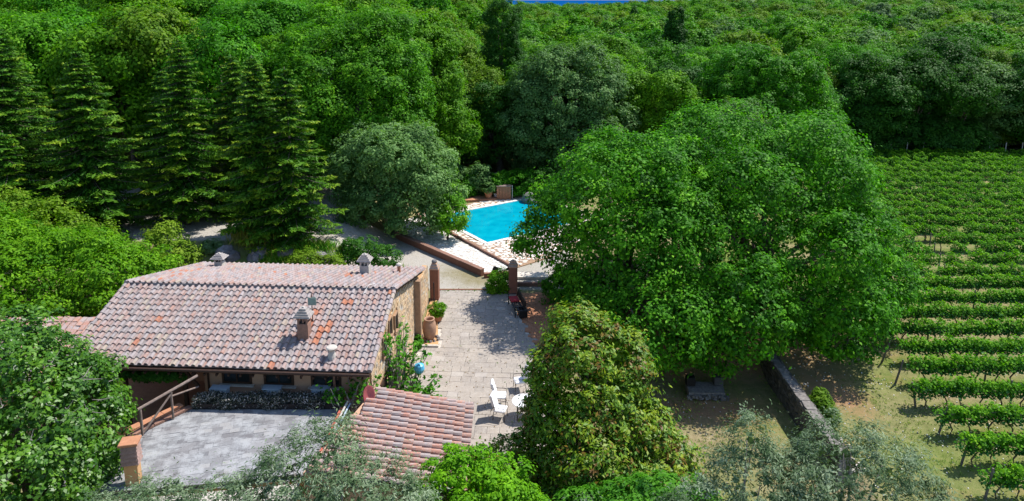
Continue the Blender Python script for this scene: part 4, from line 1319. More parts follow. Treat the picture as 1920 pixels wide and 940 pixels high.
for k in range(60):
    mb.box((rs.uniform(-1.3, 1.3), -.68 + rs.uniform(-.12, .1), rs.uniform(.05, .3)), (rs.uniform(.1, .22), .14, rs.uniform(.08, .16)), rz=rs.uniform(0, 3), jit=.02, t=rs.random())
mb.build('front_rubble', M['drystone'], t, kind='stuff')
for k, (x, y) in enumerate(((9.25, 33.0), (10.7, 33.05))):
    t = thing('planter_block', (x, y, -1.66), ('dark block planter at the left end of the stone platform', 'dark grey box on the right side of the stone platform')[k], 'planter')
    MB().box((0, 0, .25), (.45, .4, .45), taper=.92, bev=.02).build('body', (M['black'], M['lead'])[k], t)
# rubble at the foot of the wall
for k in range(26):
    x, y = 14.25 + rs.uniform(0, .8), 26.6 + rs.uniform(-.8, 1.8)
    t = thing('rubble_stone', (x, y, -1.5), 'pale stone in the small rubble heap at the near end of the dry stone wall', 'stone', 'rubble stones by the wall')
    s_ = rs.uniform(.10, .24)
    MB().box((0, 0, s_ * .3), (s_, s_ * .8, s_ * .7), rz=rs.uniform(0, 3), taper=.7, jit=.02).build('body', M['concrete'], t)
# rocky bank behind the house
for k in range(34):
    x = rs.uniform(-19.5, -9.0); y = rs.uniform(40.2, 44.0)
    t = thing('bank_rock', (x, y, gz(x, y) - .1), 'grey rock outcrop on the bank behind the farmhouse roof', 'rock', 'rocks on the bank behind the roof')
    s_ = rs.uniform(.35, 1.0)
    me = MB().lathe([(s_ * .6, 0), (s_ * .7, s_ * .3), (s_ * .5, s_ * .6), (s_ * .15, s_ * .72)], n=8)
    me.V[0] += rng.normal(0, s_ * .07, me.V[0].shape)
    me.T = [rs.random()] * len(me.T)
    me.build('body', M['rock'], t)

# loose pale stones lying in the vineyard and garden
mb = MB()
for k in range(1500):
    x = rs.uniform(14.8, 27); y = rs.uniform(22, 46)
    if k % 3 == 0:
        y = round((y - 24.4) / 2.1) * 2.1 + 24.4 + rs.gauss(0, .25)
    s_ = rs.uniform(.02, .065)
    mb.box((x, y, gz(x, y) + s_ * .25), (s_, s_ * .8, s_ * .6), rz=rs.uniform(0, 3), taper=.7, t=rs.random())
for k in range(300):
    x = rs.uniform(4, 14); y = rs.uniform(25, 33)
    s_ = rs.uniform(.02, .05)
    mb.box((x, y, gz(x, y) + s_ * .25), (s_, s_ * .8, s_ * .6), rz=rs.uniform(0, 3), taper=.7, t=rs.random())
mb.build('loose_stones', M['whitestone'], None, kind='stuff')


# ------------------------------------------------------------------ vineyard
rv = np.random.default_rng(21)
vine_fol = []
for k in range(6):
    n = 500
    P = np.c_[np.clip(rv.normal(0, .42, n), -.66, .66), rv.normal(0, .18, n), rv.uniform(.64, 1.44, n)]
    P[:, 2] += .12 * np.sin(P[:, 0] * 6 + k) * (P[:, 2] > 1.1)
    P[:, 2] -= .06 * np.abs(P[:, 0])
    L_ = rv.uniform(.09, .17, n)
    N_ = unit(np.c_[rv.normal(0, .5, n), rv.normal(0, .6, n) + np.sign(P[:, 1]) * .3, np.full(n, .8)])
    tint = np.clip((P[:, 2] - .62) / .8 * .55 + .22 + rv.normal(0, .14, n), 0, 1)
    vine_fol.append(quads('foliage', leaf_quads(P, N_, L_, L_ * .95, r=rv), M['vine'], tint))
vine_trk = []
for k in range(4):
    a = rv.uniform(-.12, .12); b_ = rv.uniform(.18, .4) * (1 if k % 2 else -1)
    mb = MB().tube([(0, 0, -.1), (a, .02, .3), (a * .2 + b_ * .3, 0, .58), (b_, 0, .74)], [.045, .036, .032, .02], 6)
    mb.tube([(a * .2 + b_ * .2, 0, .54), (-b_ * .6, .01, .76)], [.026, .015], 5)
    vine_trk.append(mb.mesh('trunk', M['bark']))
post_me = MB().tube([(0, 0, -.15), (0.01, 0, .8), (0, 0, 1.45)], [.05, .047, .04], 7).mesh('post', M['postwood'])
order_ = ['first', 'second', 'third', 'fourth', 'fifth', 'sixth', 'seventh', 'eighth', 'ninth', 'tenth', 'eleventh', 'twelfth', 'thirteenth', 'fourteenth', 'fifteenth', 'sixteenth', 'seventeenth', 'eighteenth', 'nineteenth', 'twentieth',
          'twenty-first', 'twenty-second', 'twenty-third', 'twenty-fourth', 'twenty-fifth', 'twenty-sixth', 'twenty-seventh', 'twenty-eighth', 'twenty-ninth', 'thirtieth', 'thirty-first']
ends = [18.9, 19.3, 19.6, 19.75, 19.9, 20.3, 19.4, 20.0, 20.2]
n_v = 0
far_pts = []
for row in range(28):
    y = 24.4 + row * 2.1
    x0 = ends[row] if row < len(ends) else 20.0 + (row - 9) * .9
    half = (y * .983 + 3.6) * 960 / 1300
    xr = half * 1.04 + 1.0
    x0v = max(x0, half * .60)
    x = x0v + .35
    zr = order_[row]
    first = True
    k = 0
    while x < xr:
        gap_ = rv.random() < (.04 if row < 3 else .08)
        if not gap_:
            jx, jy = rv.normal(0, .06), rv.normal(0, .06)
            sc = rv.uniform(.90, 1.08)
            rz_ = rv.choice([0, pi]) + rv.normal(0, .12)
            if n_v < 300:
                t = thing('grape_vine', (x + jx, y + jy, gz(x, y)), 'grape vine in the %s row counted from the bottom right corner' % zr, 'grape vine', 'grape vines of the %s vineyard row' % zr, rz_)
                t.scale = (sc, sc, sc * rv.uniform(.92, 1.05))
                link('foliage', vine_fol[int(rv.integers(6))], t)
                link('trunk', vine_trk[int(rv.integers(4))], t)
                n_v += 1
            else:
                far_pts.append((x + jx, y + jy, gz(x, y), rz_, sc))
        x += .92
        k += 1
    if row < 16:
        q = 0
        xx = x0
        while xx < xr:
            t = thing('vineyard_post', (xx - .12, y, gz(xx, y)), ('leaning wooden end post of the %s vineyard row' % zr) if q == 0 else ('upright wooden stake standing inside the %s vineyard row' % zr), 'post', 'stakes of the vineyard rows' if q else None, 0)
            if q == 0:
                t.rotation_euler = (0, R(rv.uniform(6, 16)) * (-1 if row in (3,) else 1), 0)
                t.scale = (1.1, 1.1, .95)
            else:
                t.rotation_euler = (0, rv.normal(0, .04), 0)
            link('post', post_me, t)
            q += 1
            xx += 4.6
        t = thing('trellis_wire', (x0, y, gz(x0, y)), 'thin training wire of the %s vineyard row' % zr, 'wire')
        MB().tube([(0, 0, .78), (xr - x0, 0, .78)], .006, 4).build('wire', M['darkmetal'], t)
        if row < 12:
            pass


def instancer(name, pts, protos, mat_kind_group=None, label=None):
    """ONE object of kind stuff: points that carry copies of existing crowns"""
    me = bpy.data.meshes.new(name)
    A = np.array([p[:3] for p in pts])
    me.from_pydata(A.tolist(), [], [])
    for nm, col in (('rz', 3), ('sc', 4), ('pick', 5)):
        a = me.attributes.new(nm, 'FLOAT', 'POINT')
        a.data.foreach_set('value', np.array([p[col] for p in pts], np.float32))
    o = link(name, me, kind='stuff', label=label)
    ng = bpy.data.node_groups.new(name, 'GeometryNodeTree')
    ng.interface.new_socket('Geometry', in_out='INPUT', socket_type='NodeSocketGeometry')
    ng.interface.new_socket('Geometry', in_out='OUTPUT', socket_type='NodeSocketGeometry')
    gi = ng.nodes.new('NodeGroupInput'); go = ng.nodes.new('NodeGroupOutput')
    join = ng.nodes.new('GeometryNodeJoinGeometry')
    for k, pr_ in enumerate(protos):
        oi = ng.nodes.new('GeometryNodeObjectInfo'); oi.inputs['Object'].default_value = pr_; oi.transform_space = 'ORIGINAL'
        iop = ng.nodes.new('GeometryNodeInstanceOnPoints')
        na = ng.nodes.new('GeometryNodeInputNamedAttribute'); na.data_type = 'FLOAT'; na.inputs['Name'].default_value = 'pick'
        cmp_ = ng.nodes.new('FunctionNodeCompare'); cmp_.data_type = 'FLOAT'; cmp_.operation = 'EQUAL'
        ng.links.new(na.outputs['Attribute'], cmp_.inputs[0]); cmp_.inputs[1].default_value = float(k); cmp_.inputs['Epsilon'].default_value = 0.1
        ng.links.new(cmp_.outputs[0], iop.inputs['Selection'])
        ng.links.new(gi.outputs[0], iop.inputs['Points'])
        ng.links.new(oi.outputs['Geometry'], iop.inputs['Instance'])
        nr = ng.nodes.new('GeometryNodeInputNamedAttribute'); nr.data_type = 'FLOAT'; nr.inputs['Name'].default_value = 'rz'
        cx = ng.nodes.new('ShaderNodeCombineXYZ'); ng.links.new(nr.outputs['Attribute'], cx.inputs[2])
        ng.links.new(cx.outputs[0], iop.inputs['Rotation'])
        ns_ = ng.nodes.new('GeometryNodeInputNamedAttribute'); ns_.data_type = 'FLOAT'; ns_.inputs['Name'].default_value = 'sc'
        ng.links.new(ns_.outputs['Attribute'], iop.inputs['Scale'])
        ng.links.new(iop.outputs[0], join.inputs[0])
    ng.links.new(join.outputs[0], go.inputs[0])
    mo = o.modifiers.new('copies', 'NODES'); mo.node_group = ng
    return o


vf = [o for o in COL.objects if o.name.startswith('foliage') and o.parent and o.parent.name.startswith('grape_vine')]
vf_by = {}
for o in vf:
    vf_by.setdefault(o.data.name, o)
protos_v = list(vf_by.values())
instancer('far_vine_rows', [p + (float(rv.integers(len(protos_v))),) for p in far_pts], protos_v)

# grass: tufts in the vineyard and garden
k = 11000
pts = np.c_[rv.uniform(14.9, 30, k), 22.5 + 28 * rv.random(k) ** 1.3, np.zeros(k)]
keep = (patch_noise(pts[:, 0], pts[:, 1], 1.1, 5) + .6 * np.cos((pts[:, 1] - 24.3) * 2 * pi / 2.1) * (pts[:, 0] > 18) + rv.normal(0, .5, k) > -.1)
keep &= ~((np.abs(pts[:, 0] - 16.3) < 1.3) & (pts[:, 1] > 27.5) & (pts[:, 1] < 41) & (rv.random(k) < .75))
pts = pts[keep]; pts[:, 2] = ground_z(pts[:, 0], pts[:, 1])
Q1, T1 = clump_quads(pts, 5, rv.uniform(.05, .15, len(pts)), .025, .35, rv)
k = 6000
p2 = np.c_[rv.uniform(3.8, 14.2, k), rv.uniform(24, 35, k), np.zeros(k)]
p2 = p2[(patch_noise(p2[:, 0], p2[:, 1], 1.0, 6) + rv.normal(0, .4, k)) > .1]
p2[:, 2] = ground_z(p2[:, 0], p2[:, 1])
Q2, T2 = clump_quads(p2, 5, rv.uniform(.04, .10, len(p2)), .025, .35, rv)
link('grass', quads('grass', np.concatenate([Q1, Q2]), M['grassleaf'], np.concatenate([T1, T2])), kind='stuff')
k = 420
pw = np.c_[rv.uniform(-4.9, .6, k), rv.uniform(27, 41, k), np.full(k, .05)]
edge = rv.random(k)
pw[:, 0] = np.where(edge < .35, -4.0 - (pw[:, 1] - 34) * .12 + rv.normal(0, .06, k), pw[:, 0])
pw[:, 1] = np.where(edge > .75, 40.95 + rv.normal(0, .06, k), pw[:, 1])
pw = pw[(edge < .35) & (pw[:, 1] > 33.8) | (edge > .75) | (rv.random(k) < .25)]
Qw, Tw = clump_quads(pw, 7, rv.uniform(.03, .08, len(pw)), .025, .6, rv, 0, .6)
link('joint_weeds', quads('joint_weeds', Qw, M['grassleaf'], Tw), kind='stuff')
# dry leaves blown over the courtyard, drive and garden
k = 1500
pl = np.c_[rv.uniform(-4.6, 13.5, k), rv.uniform(26, 48, k), np.zeros(k)]
cy = (pl[:, 0] < 2.6) & (pl[:, 1] < 41)
pl[:, 2] = np.where(cy, .075, ground_z(pl[:, 0], pl[:, 1]) + .03)
pl = pl[~((pl[:, 1] > 41) & (pl[:, 0] > -2.5))]
L_ = rv.uniform(.05, .10, len(pl))
link('dry_leaves', quads('dry_leaves', leaf_quads(pl, unit(rv.normal(size=(len(pl), 3)) * .3 + [0, 0, 1]), L_, L_ * .6, r=rv), M['litter'], rv.random(len(pl))), kind='stuff')
# taller grass and reeds on the bank behind the roof
k = 2600
p3 = np.c_[rv.uniform(-20, -7.2, k), rv.uniform(39.0, 44.5, k), np.zeros(k)]
p3 = p3[(patch_noise(p3[:, 0], p3[:, 1], .9, 8) + .12 * (p3[:, 0] + 14) + rv.normal(0, .3, k)) > -.1]
p3[:, 2] = ground_z(p3[:, 0], p3[:, 1])
Q3, T3 = clump_quads(p3, 12, rv.uniform(.25, .7, len(p3)), .045, .28, rv)
link('bank_grass', quads('bank_grass', Q3, M['reed'], T3), kind='stuff')
pd = np.c_[rv.normal(-17.6, .35, 26), rv.normal(44.8, .25, 26), np.zeros(26)]
pd[:, 2] = ground_z(pd[:, 0], pd[:, 1])
t = thing('pampas_tuft', (-17.6, 44.8, gz(-17.6, 44.8)), 'tall straw coloured dry grass tuft below the spruces behind the roof', 'grass tuft')
Q4, T4 = clump_quads(pd, 40, rv.uniform(.8, 1.6, 26), .05, .22, rv, .85, 1.0)
link('blades', quads('blades', Q4 - np.array([-17.6, 44.8, gz(-17.6, 44.8)]), M['reed'], T4), t)

# ------------------------------------------------------------------ trees near the house and pool
tree('broad_oak', 'left half of the huge dark green oak canopy, nearest the courtyard and pool', 'tree', (6.5, 39.5, -.5),
     [(5.9, 40.5, 5.4, 4.4, 5, 4.9), (4.05, 40.6, 4.1, 3.35, 3.2, 3.1), (5.6, 37.6, 3.4, 2.8, 3.0, 3.4), (7.2, 36.7, 2.8, 4.2, 4.0, 4.4), (8.8, 40.5, 6.2, 4.4, 5, 4.4), (7.4, 33.4, 1.3, 2.9, 2.6, 2.5), (10.0, 33.6, 1.5, 2.4, 2.2, 1.9), (5.4, 36.0, 1.8, 2.2, 2.2, 2.4)],
     M['bigoak'], .5, seed=11, leaf=.19, puff=.58, per=62, spiky=1.3, tvar=.36, dens=.85, sub=6, fill=.15)
tree('broad_oak', 'right half of the huge dark green oak canopy, overhanging the vineyard edge', 'tree', (14.0, 39.5, -1.0),
     [(13.2, 43.5, 7.0, 5.6, 5.5, 4.6), (17.2, 42, 5.6, 5.2, 5, 4.9), (12.2, 38.3, 4.2, 4.6, 4.6, 5.0), (16.2, 37.2, 2.6, 4.6, 4.2, 4.4), (20.0, 39.0, 2.6, 3.3, 3.8, 3.9), (11.8, 33.8, 1.8, 3.4, 2.8, 2.8), (19.3, 44, 6.0, 4.2, 5, 4.6), (17.8, 35.2, 1.2, 2.7, 2.2, 2.5)],
     M['bigoak'], .6, seed=12, leaf=.19, puff=.58, per=62, spiky=1.3, tvar=.36, dens=.85, sub=6, fill=.15)
tree('magnolia', 'tall magnolia with yellow green and rusty leaves at the edge of the courtyard', 'tree', (2.5, 22.8, -.3),
     [(3.1, 22.4, 1.6, 3.1, 2.8, 2.2), (2.9, 22.9, 3.7, 2.3, 2.4, 2.0), (2.4, 23.1, 5.3, 1.5, 1.5, 1.6), (-.25, 21.5, 1.7, 1.5, 1.4, 1.25), (4.7, 21.8, 1.5, 2.1, 2.2, 2.1), (3.6, 23.6, 4.6, 1.2, 1.3, 1.5), (1.3, 22.4, 3.3, .9, 1.1, 1.0)],
     M['magnolia'], .25, seed=13, leaf=.165, aspect=.42, puff=.33, per=44, spiky=1.3, tvar=.38, tint0=.56, dens=1.15, up=1.3, sub=5)
tree('evergreen_tree', 'glossy dark green tree with bare grey twigs filling the lower left corner', 'tree', (-15.9, 20.2, -.5),
     [(-15.9, 20.3, 4.3, 2.7, 2.6, 2.9), (-14.5, 20.7, 3.4, 1.5, 1.7, 1.8), (-17.0, 20.8, 5.8, 2.4, 2.3, 2.0), (-15.6, 18.8, 3.0, 2.5, 2.3, 2.8), (-14.2, 20.0, 2.4, 1.1, 1.4, 1.4), (-15.2, 22.0, 4.6, 1.2, 1.3, 1.3)],
     M['holly'], .25, seed=14, leaf=.15, aspect=.58, puff=.42, per=70, spiky=.7, tvar=.30, dens=1.1, up=.6)
# bare grey twigs on that tree
t = [o for o in COL.objects if o.name == 'evergreen_tree'][0]
mb = MB(); rs = random.Random(17)
for k in range(60):
    a = rs.uniform(0, 2 * pi); e = rs.uniform(.1, 1.1)
    c_ = Vector((-.1 + 2.55 * cos(a) * cos(e), .0 + 2.3 * sin(a) * cos(e), 4.9 + 2.6 * sin(e)))
    p_ = [c_]
    d_ = Vector((cos(a), sin(a), rs.uniform(-.4, .4)))
    for q in range(4):
        d_ = (d_ + Vector((rs.gauss(0, .4), rs.gauss(0, .4), rs.gauss(0, .3)))).normalized()
        p_.append(p_[-1] + d_ * rs.uniform(.12, .22))
    mb.tube(p_, [.02, .017, .013, .010, .004], 5, caps=False)
    mb.tube([p_[1], p_[1] + Vector((rs.gauss(0, .2), rs.gauss(0, .2), .25))], [.012, .004], 4, caps=False)
mb.build('bare_twigs', M['greybark'], t, kind='stuff')
tree('leafy_tree', 'bright green leafy tree at the left edge behind the old shed roof', 'tree', (-24.0, 33.8, .2),
     [(-24.2, 33.3, 3.4, 4.0, 3.6, 2.7), (-27.6, 34.5, 4.2, 3.4, 3.6, 2.8), (-21.4, 33.8, 3.3, 2.5, 2.8, 2.5), (-26.3, 31.6, 3.4, 3.2, 2.8, 2.5), (-20.6, 35.8, 2.9, 1.7, 2, 2.0)],
     M['lime'], .3, seed=15, leaf=.16, puff=.5, per=62, sub=6, spiky=.5, tvar=.26, tint0=.56)
tree('young_tree', 'pale green young tree with grey branches behind the leafy tree at far left', 'tree', (-27.0, 39.5, 1.2),
     [(-27.5, 39.0, 4.2, 1.9, 2.2, 2.0), (-25.0, 39.5, 3.4, 1.2, 1.4, 1.3), (-30.0, 39.0, 4.8, 2.0, 2.2, 2.1)],
     M['yellowoak'], .15, seed=16, leaf=.17, puff=.5, per=55, spiky=.7, tint0=.6, fill=.2)
tree('young_tree', 'small pale green shrubby tree beside the gravel clearing left of the roof', 'tree', (-21.4, 41.0, .8),
     [(-21.6, 41.0, 2.7, 1.3, 1.3, 1.5), (-20.5, 41.0, 2.1, .9, 1.0, 1.0)],
     M['yellowoak'], .1, seed=26, leaf=.15, puff=.4, per=55, spiky=.7, tint0=.7, fill=.2)
# olives at the bottom of the picture
for k, (loc, lobes, lab) in enumerate((
    ((-8.9, 15.3, -1.5), [(-9.3, 15.6, 4.6, 1.3, 1.2, 1.0), (-7.6, 15.6, 4.7, 1.2, 1.1, 1.0), (-10.7, 15.9, 4.1, 1.2, 1.1, .9), (-8.7, 14.9, 3.9, 2.0, 1.3, 1.1)], 'olive tree at the bottom left under the terrace chimney'),
    ((-5.0, 16.4, -1.5), [(-5.3, 16.6, 5.3, 1.3, 1.2, 1.35), (-4.0, 16.2, 4.8, 1.5, 1.3, 1.2), (-6.3, 16.2, 4.9, 1.2, 1.1, 1.1), (-4.2, 15.4, 4.2, 1.9, 1.2, 1.2), (-2.9, 16.3, 4.1, 1.1, 1.1, 1.0), (-5.0, 17.2, 5.9, .75, .7, .75)], 'silvery olive tree in front of the small tiled roof'),
    ((6.2, 16.9, -2.0), [(6.5, 17.1, 4.8, 1.1, 1.1, 1.1), (6.55, 17.2, 5.9, .5, .5, .9), (5.2, 16.6, 4.1, 1.1, 1.1, 1.0), (7.5, 16.8, 4.5, 1.1, 1.1, 1.1)], 'olive tree with an upright leading shoot at the bottom, left of the dry stone wall'),
    ((9.3, 17.2, -1.8), [(9.2, 17.3, 5.2, 1.3, 1.2, 1.3), (10.5, 17.1, 4.7, 1.2, 1.2, 1.2), (8.2, 16.9, 4.7, 1.0, 1.1, 1.1), (11.2, 16.6, 3.9, 1.1, 1.1, .9), (9.6, 16.3, 4.2, 1.9, 1.1, 1.2)], 'widest olive tree at the bottom right beside the near end of the dry stone wall'),
    ((1.7, 14.6, -1.5), [(1.75, 14.7, 5.3, .42, .4, .75), (1.2, 14.5, 4.5, .7, .6, .7), (2.4, 14.5, 4.3, .8, .6, .7)], 'slim olive tree tip at the bottom in front of the magnolia'))):
    tree('olive_tree', lab, 'olive tree', loc, lobes, M['olive'], .16, seed=30 + k, bark=M['greybark'], leaf=.115, aspect=.26, puff=.30, per=62, spiky=1.8, tvar=.36, dens=.95, fill=.2, up=.9)
bush('round_bush', 'dense bright green rounded bush at the bottom beside the small tiled roof', 'bush',
     [(-1.55, 18.9, 3.0, 1.35, 1.3, 1.35), (-.5, 18.6, 2.7, 1.3, 1.3, 1.4), (-2.2, 18.2, 2.2, 1.2, 1.2, 1.4), (-1.2, 17.6, 2.4, 1.6, 1.1, 1.4), (.4, 18.3, 2.0, 1.2, 1.2, 1.3)], M['boxbush'], seed=40, base=-.3, leaf=.11, puff=.28, per=55, tvar=.26, tint0=.55)
bush('leafy_shrub', 'dark green leafy shrub between the magnolia and the first olive tree on the right', 'bush',
     [(4.6, 18.6, 2.2, 1.4, 1.2, 1.4), (3.4, 18.2, 2.3, 1.3, 1.2, 1.3), (2.2, 18.4, 2.0, 1.2, 1.2, 1.3), (5.9, 18.9, 1.6, 1.2, 1.2, 1.2)], M['fig'], seed=41, base=-2, leaf=.13, puff=.34, per=80, tvar=.3)


# fig trees: sparse big leaves on grey crooked branches
def fig(name, label, loc, lobes, seed, leaf=.24, n_br=26, lpb=9):
    r = random.Random(seed)
    t = thing(name, loc, label, 'fig tree')
    mb = MB(); tips = []
    for k in range(n_br):
        l = lobes[k % len(lobes)]
        e = Vector((l[0] - loc[0] + r.uniform(-.85, .85) * l[3], l[1] - loc[1] + r.uniform(-.85, .85) * l[4], l[2] - loc[2] + r.uniform(-.5, .95) * l[5]))
        m1 = e * .45 + Vector((r.uniform(-.2, .2), r.uniform(-.2, .2), -.1))
        mb.tube([(0, 0, 0), m1, e], [.06, .035, .014], 5, caps=False)
        for q in range(lpb):
            f = r.uniform(.55, 1.05)
            tips.append(m1.lerp(e, f * 1.0) + Vector((r.gauss(0, .16), r.gauss(0, .16), r.gauss(0.05, .13))))
    mb.build('branches', M['greybark'], t)
    rr = np.random.default_rng(seed)
    P = np.array([tuple(p) for p in tips]); n = len(P)
    # lobed leaf from three blades
    Qs = []; Ts = []
    N0 = unit(rr.normal(size=(n, 3)) * .5 + [0, -.15, .9]); T0 = rr.normal(size=(n, 3)); tt = np.clip(rr.normal(.55, .22, n), 0, 1)
    T0 = unit(T0 - N0 * np.sum(T0 * N0, -1, keepdims=True)); B0 = np.cross(N0, T0)
    L_ = leaf * rr.uniform(.6, 1.25, n)
    for a in (-.8, 0, .8):
        T1 = T0 * cos(a) + B0 * sin(a)
        Qs.append(leaf_quads(P + T1 * L_[:, None] * .38, N0 + rr.normal(0, .08, (n, 3)), L_ * (.85 if a else 1), L_ * .45, T1, r=rr)); Ts.append(tt)
    link('foliage', quads('foliage', np.concatenate(Qs), M['fig'], np.concatenate(Ts)), t)
    return t


fig('fig_tree', 'broad fig tree with large leaves at the front corner of the gable wall', (-5.0, 27.4, 0), [(-4.9, 27.5, 1.5, 1.3, 1.2, .9), (-3.9, 27.4, 1.2, .8, 1.1, .9), (-5.3, 28.2, 2.5, .6, .9, 1.0), (-4.4, 28.6, 2.3, .8, .7, .8)], 3, n_br=70, lpb=10, leaf=.19)
fig('fig_tree', 'sparse young fig tree with thin grey branches in front of the third window', (-6.3, 24.45, 2.2), [(-6.7, 24.2, 3.1, .5, .25, .45), (-6.0, 24.6, 3.0, .6, .4, .5), (-5.7, 25.0, 2.8, .6, .5, .4)], 4, n_br=26, lpb=7, leaf=.17)
fig('fig_shoots', 'tall leafy shoots climbing the gable wall above the fig tree', (-5.25, 28.8, .5), [(-5.45, 27.3, 3.6, .15, .4, .55), (-5.15, 29.8, 2.6, .3, .6, .9)], 6, n_br=22, lpb=8, leaf=.20)
bush('wall_plant', 'low green plant at the foot of the stone pilaster', 'plant', [(-5.0, 33.6, .35, .25, .2, .35)], M['fig'], seed=44, base=0, leaf=.12, puff=.14, per=40)
t = thing('hanging_creeper', (-14.8, 24.9, 3.1), 'dark creeper hanging under the eave of the open loggia', 'creeper', rz=HR)
link('foliage', crown_mesh('foliage', [(-1.0, .3, .35, 1.2, .22, .22), (.9, .3, .35, 1.0, .22, .20), (-.8, 2.6, -.9, 1.0, .3, .4)], M['darkleaf'], leaf=.11, puff=.2, per=60, seed=45), t)

# spruces
sp = [(-34.6, 47.0, 15.0, 3.1, 'spruce with browning needles at the far left edge of the picture'),
      (-29.4, 47.0, 12.9, 3.3, 'widest spruce, standing on the left of the gravel clearing'),
      (-23.8, 48.8, 13.6, 2.8, 'spruce with a bare dark lower trunk in the middle of the gravel clearing'),
      (-20.6, 52.0, 12.4, 2.6, 'dark spruce standing behind the gap between the other spruces'),
      (-17.0, 45.9, 12.8, 2.5, 'dark slender spruce directly left of the bright yellow green one'),
      (-14.6, 44.9, 12.1, 2.7, 'bright yellow green spruce nearest the farmhouse roof'),
      (-32.6, 43.6, 8.2, 2.5, 'short spruce at the left edge above the leafy tree'),
      (-38.0, 52.0, 13.0, 3.2, 'spruce cut by the left edge of the picture behind the first one'),
      (-27.2, 53.5, 11.0, 2.6, 'dark spruce in the shade behind the widest spruce')]
for k, (x, y, H, Rr, lab) in enumerate(sp):
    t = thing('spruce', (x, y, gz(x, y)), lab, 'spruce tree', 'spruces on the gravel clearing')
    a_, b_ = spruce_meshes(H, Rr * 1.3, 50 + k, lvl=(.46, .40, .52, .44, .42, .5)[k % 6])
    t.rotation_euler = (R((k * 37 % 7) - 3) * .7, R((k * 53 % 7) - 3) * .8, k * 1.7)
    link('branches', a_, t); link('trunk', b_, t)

# pool side and middle distance trees
tree('holm_oak', 'grey green holm oak leaning over the driveway between the spruces and the pool', 'tree', (-9.2, 51.5, .6),
     [(-9.0, 52, 5.0, 3.6, 3.6, 3.3), (-10.2, 53, 6.6, 2.0, 2.2, 1.9), (-6.6, 52, 3.4, 2.6, 3.0, 2.7), (-11.6, 52.8, 5.0, 2.8, 3.0, 3.2), (-8.0, 50.2, 2.6, 2.8, 2.2, 2.2), (-6.9, 54, 5.0, 2.2, 2.6, 2.4), (-10.8, 50.5, 2.6, 2.2, 2, 1.8)],
     M['holm'], .4, seed=61, leaf=0.196, puff=0.58, per=67, sub=7, spiky=.5, tvar=.3, tint0=.55)
tree('small_tree', 'small green tree with bare stems beside the left edge of the swimming pool', 'tree', (-4.9, 50.3, .05),
     [(-4.6, 50.3, 1.9, 1.3, 1.2, 1.3), (-5.4, 50.9, 2.9, 1.5, 1.4, 1.3)],
     M['oak'], .1, seed=62, leaf=.17, puff=.4, per=46, spiky=.7, fill=.1, tint0=.6)
tree('oak_tree', 'tall spreading oak with sunlit crown above the spruces, left of centre', 'tree', (-15.5, 61, 2),
     [(-15.8, 61, 11.5, 5.6, 5, 4.8), (-11.2, 61, 10.0, 4.0, 4.4, 4.6), (-19.0, 62, 9.5, 4.5, 4.5, 4.4), (-14.5, 58, 7.5, 4.6, 3.8, 4.2), (-9.6, 60, 8.0, 2.8, 3, 3.8), (-13.0, 63, 14.6, 3.6, 3.5, 2.2), (-11.6, 57.4, 8.6, 3.6, 3.0, 3.4), (-16.5, 56.5, 6.4, 3.0, 2.6, 3.6)],
     M['oak'], .55, seed=63, leaf=0.230, puff=0.78, per=73, sub=7, spiky=.4, tvar=.3, tint0=.52)
tree('blossoming_tree', 'pale creamy flowering crown showing at the right shoulder of the tall oak', 'tree', (-9.5, 65, 2),
     [(-11.0, 65.5, 13.6, 2.0, 2.2, 2.0), (-9.4, 65, 11.3, 1.3, 1.8, 2.2)],
     M['grey'], .2, seed=64, leaf=0.172, puff=0.51, per=81, sub=4, tint0=.9)
tree('oak_tree', 'bright green upright oak right of the tall spreading oak', 'tree', (-7.2, 66.5, 1.2),
     [(-7.3, 66, 10.0, 2.9, 3, 3.8), (-6.6, 65.5, 6.6, 2.8, 2.8, 3.0), (-5.2, 64, 5.2, 1.9, 2, 2.0), (-8.2, 68, 13, 2.4, 2.8, 2.8)],
     M['lime'], .35, seed=65, leaf=0.230, puff=0.72, per=81, sub=4, spiky=.4, tvar=.26, tint0=.42)
tree('oak_tree', 'yellowish green tall crown reaching the sky left of the dark conifer', 'tree', (-8.5, 77, 3),
     [(-9.5, 77, 13.2, 3.8, 3.6, 3.9), (-6.2, 76, 11.4, 2.6, 3, 3.6), (-5.8, 75, 7.2, 2.6, 3, 3.4)],
     M['yellowoak'], .4, seed=66, leaf=0.253, puff=0.77, per=81, sub=4, spiky=.4, tint0=.45)
tree('dark_conifer', 'tall dark columnar conifer breaking the skyline at the centre', 'tree', (-1.0, 80, 1),
     [(-1.0, 80, 14.5, 2.1, 2.1, 4.2), (-.9, 80, 9, 2.7, 2.6, 4.6), (-1.1, 80, 5, 2.8, 2.8, 3.5)],
     M['darkleaf'], .4, seed=67, leaf=0.207, aspect=.4, puff=0.51, per=81, sub=4, spiky=.6, tvar=.2)
tree('holm_oak', 'big dull grey green holm oak behind the far side of the pool', 'tree', (5.8, 68, .2),
     [(5.6, 68, 8.0, 5.2, 4.6, 5.0), (2.0, 67.5, 5.2, 3.2, 3.4, 4.0), (8.8, 68, 6.6, 3.6, 3.8, 4.2), (6.2, 65.5, 4.4, 4.4, 3, 3.4), (3.6, 69, 10.6, 3.0, 3, 2.6), (7.6, 69, 11.2, 3.0, 3.2, 2.4)],
     M['holm'], .55, seed=68, leaf=0.230, puff=0.74, per=81, sub=7, spiky=.4, tvar=.28, tint0=.46)
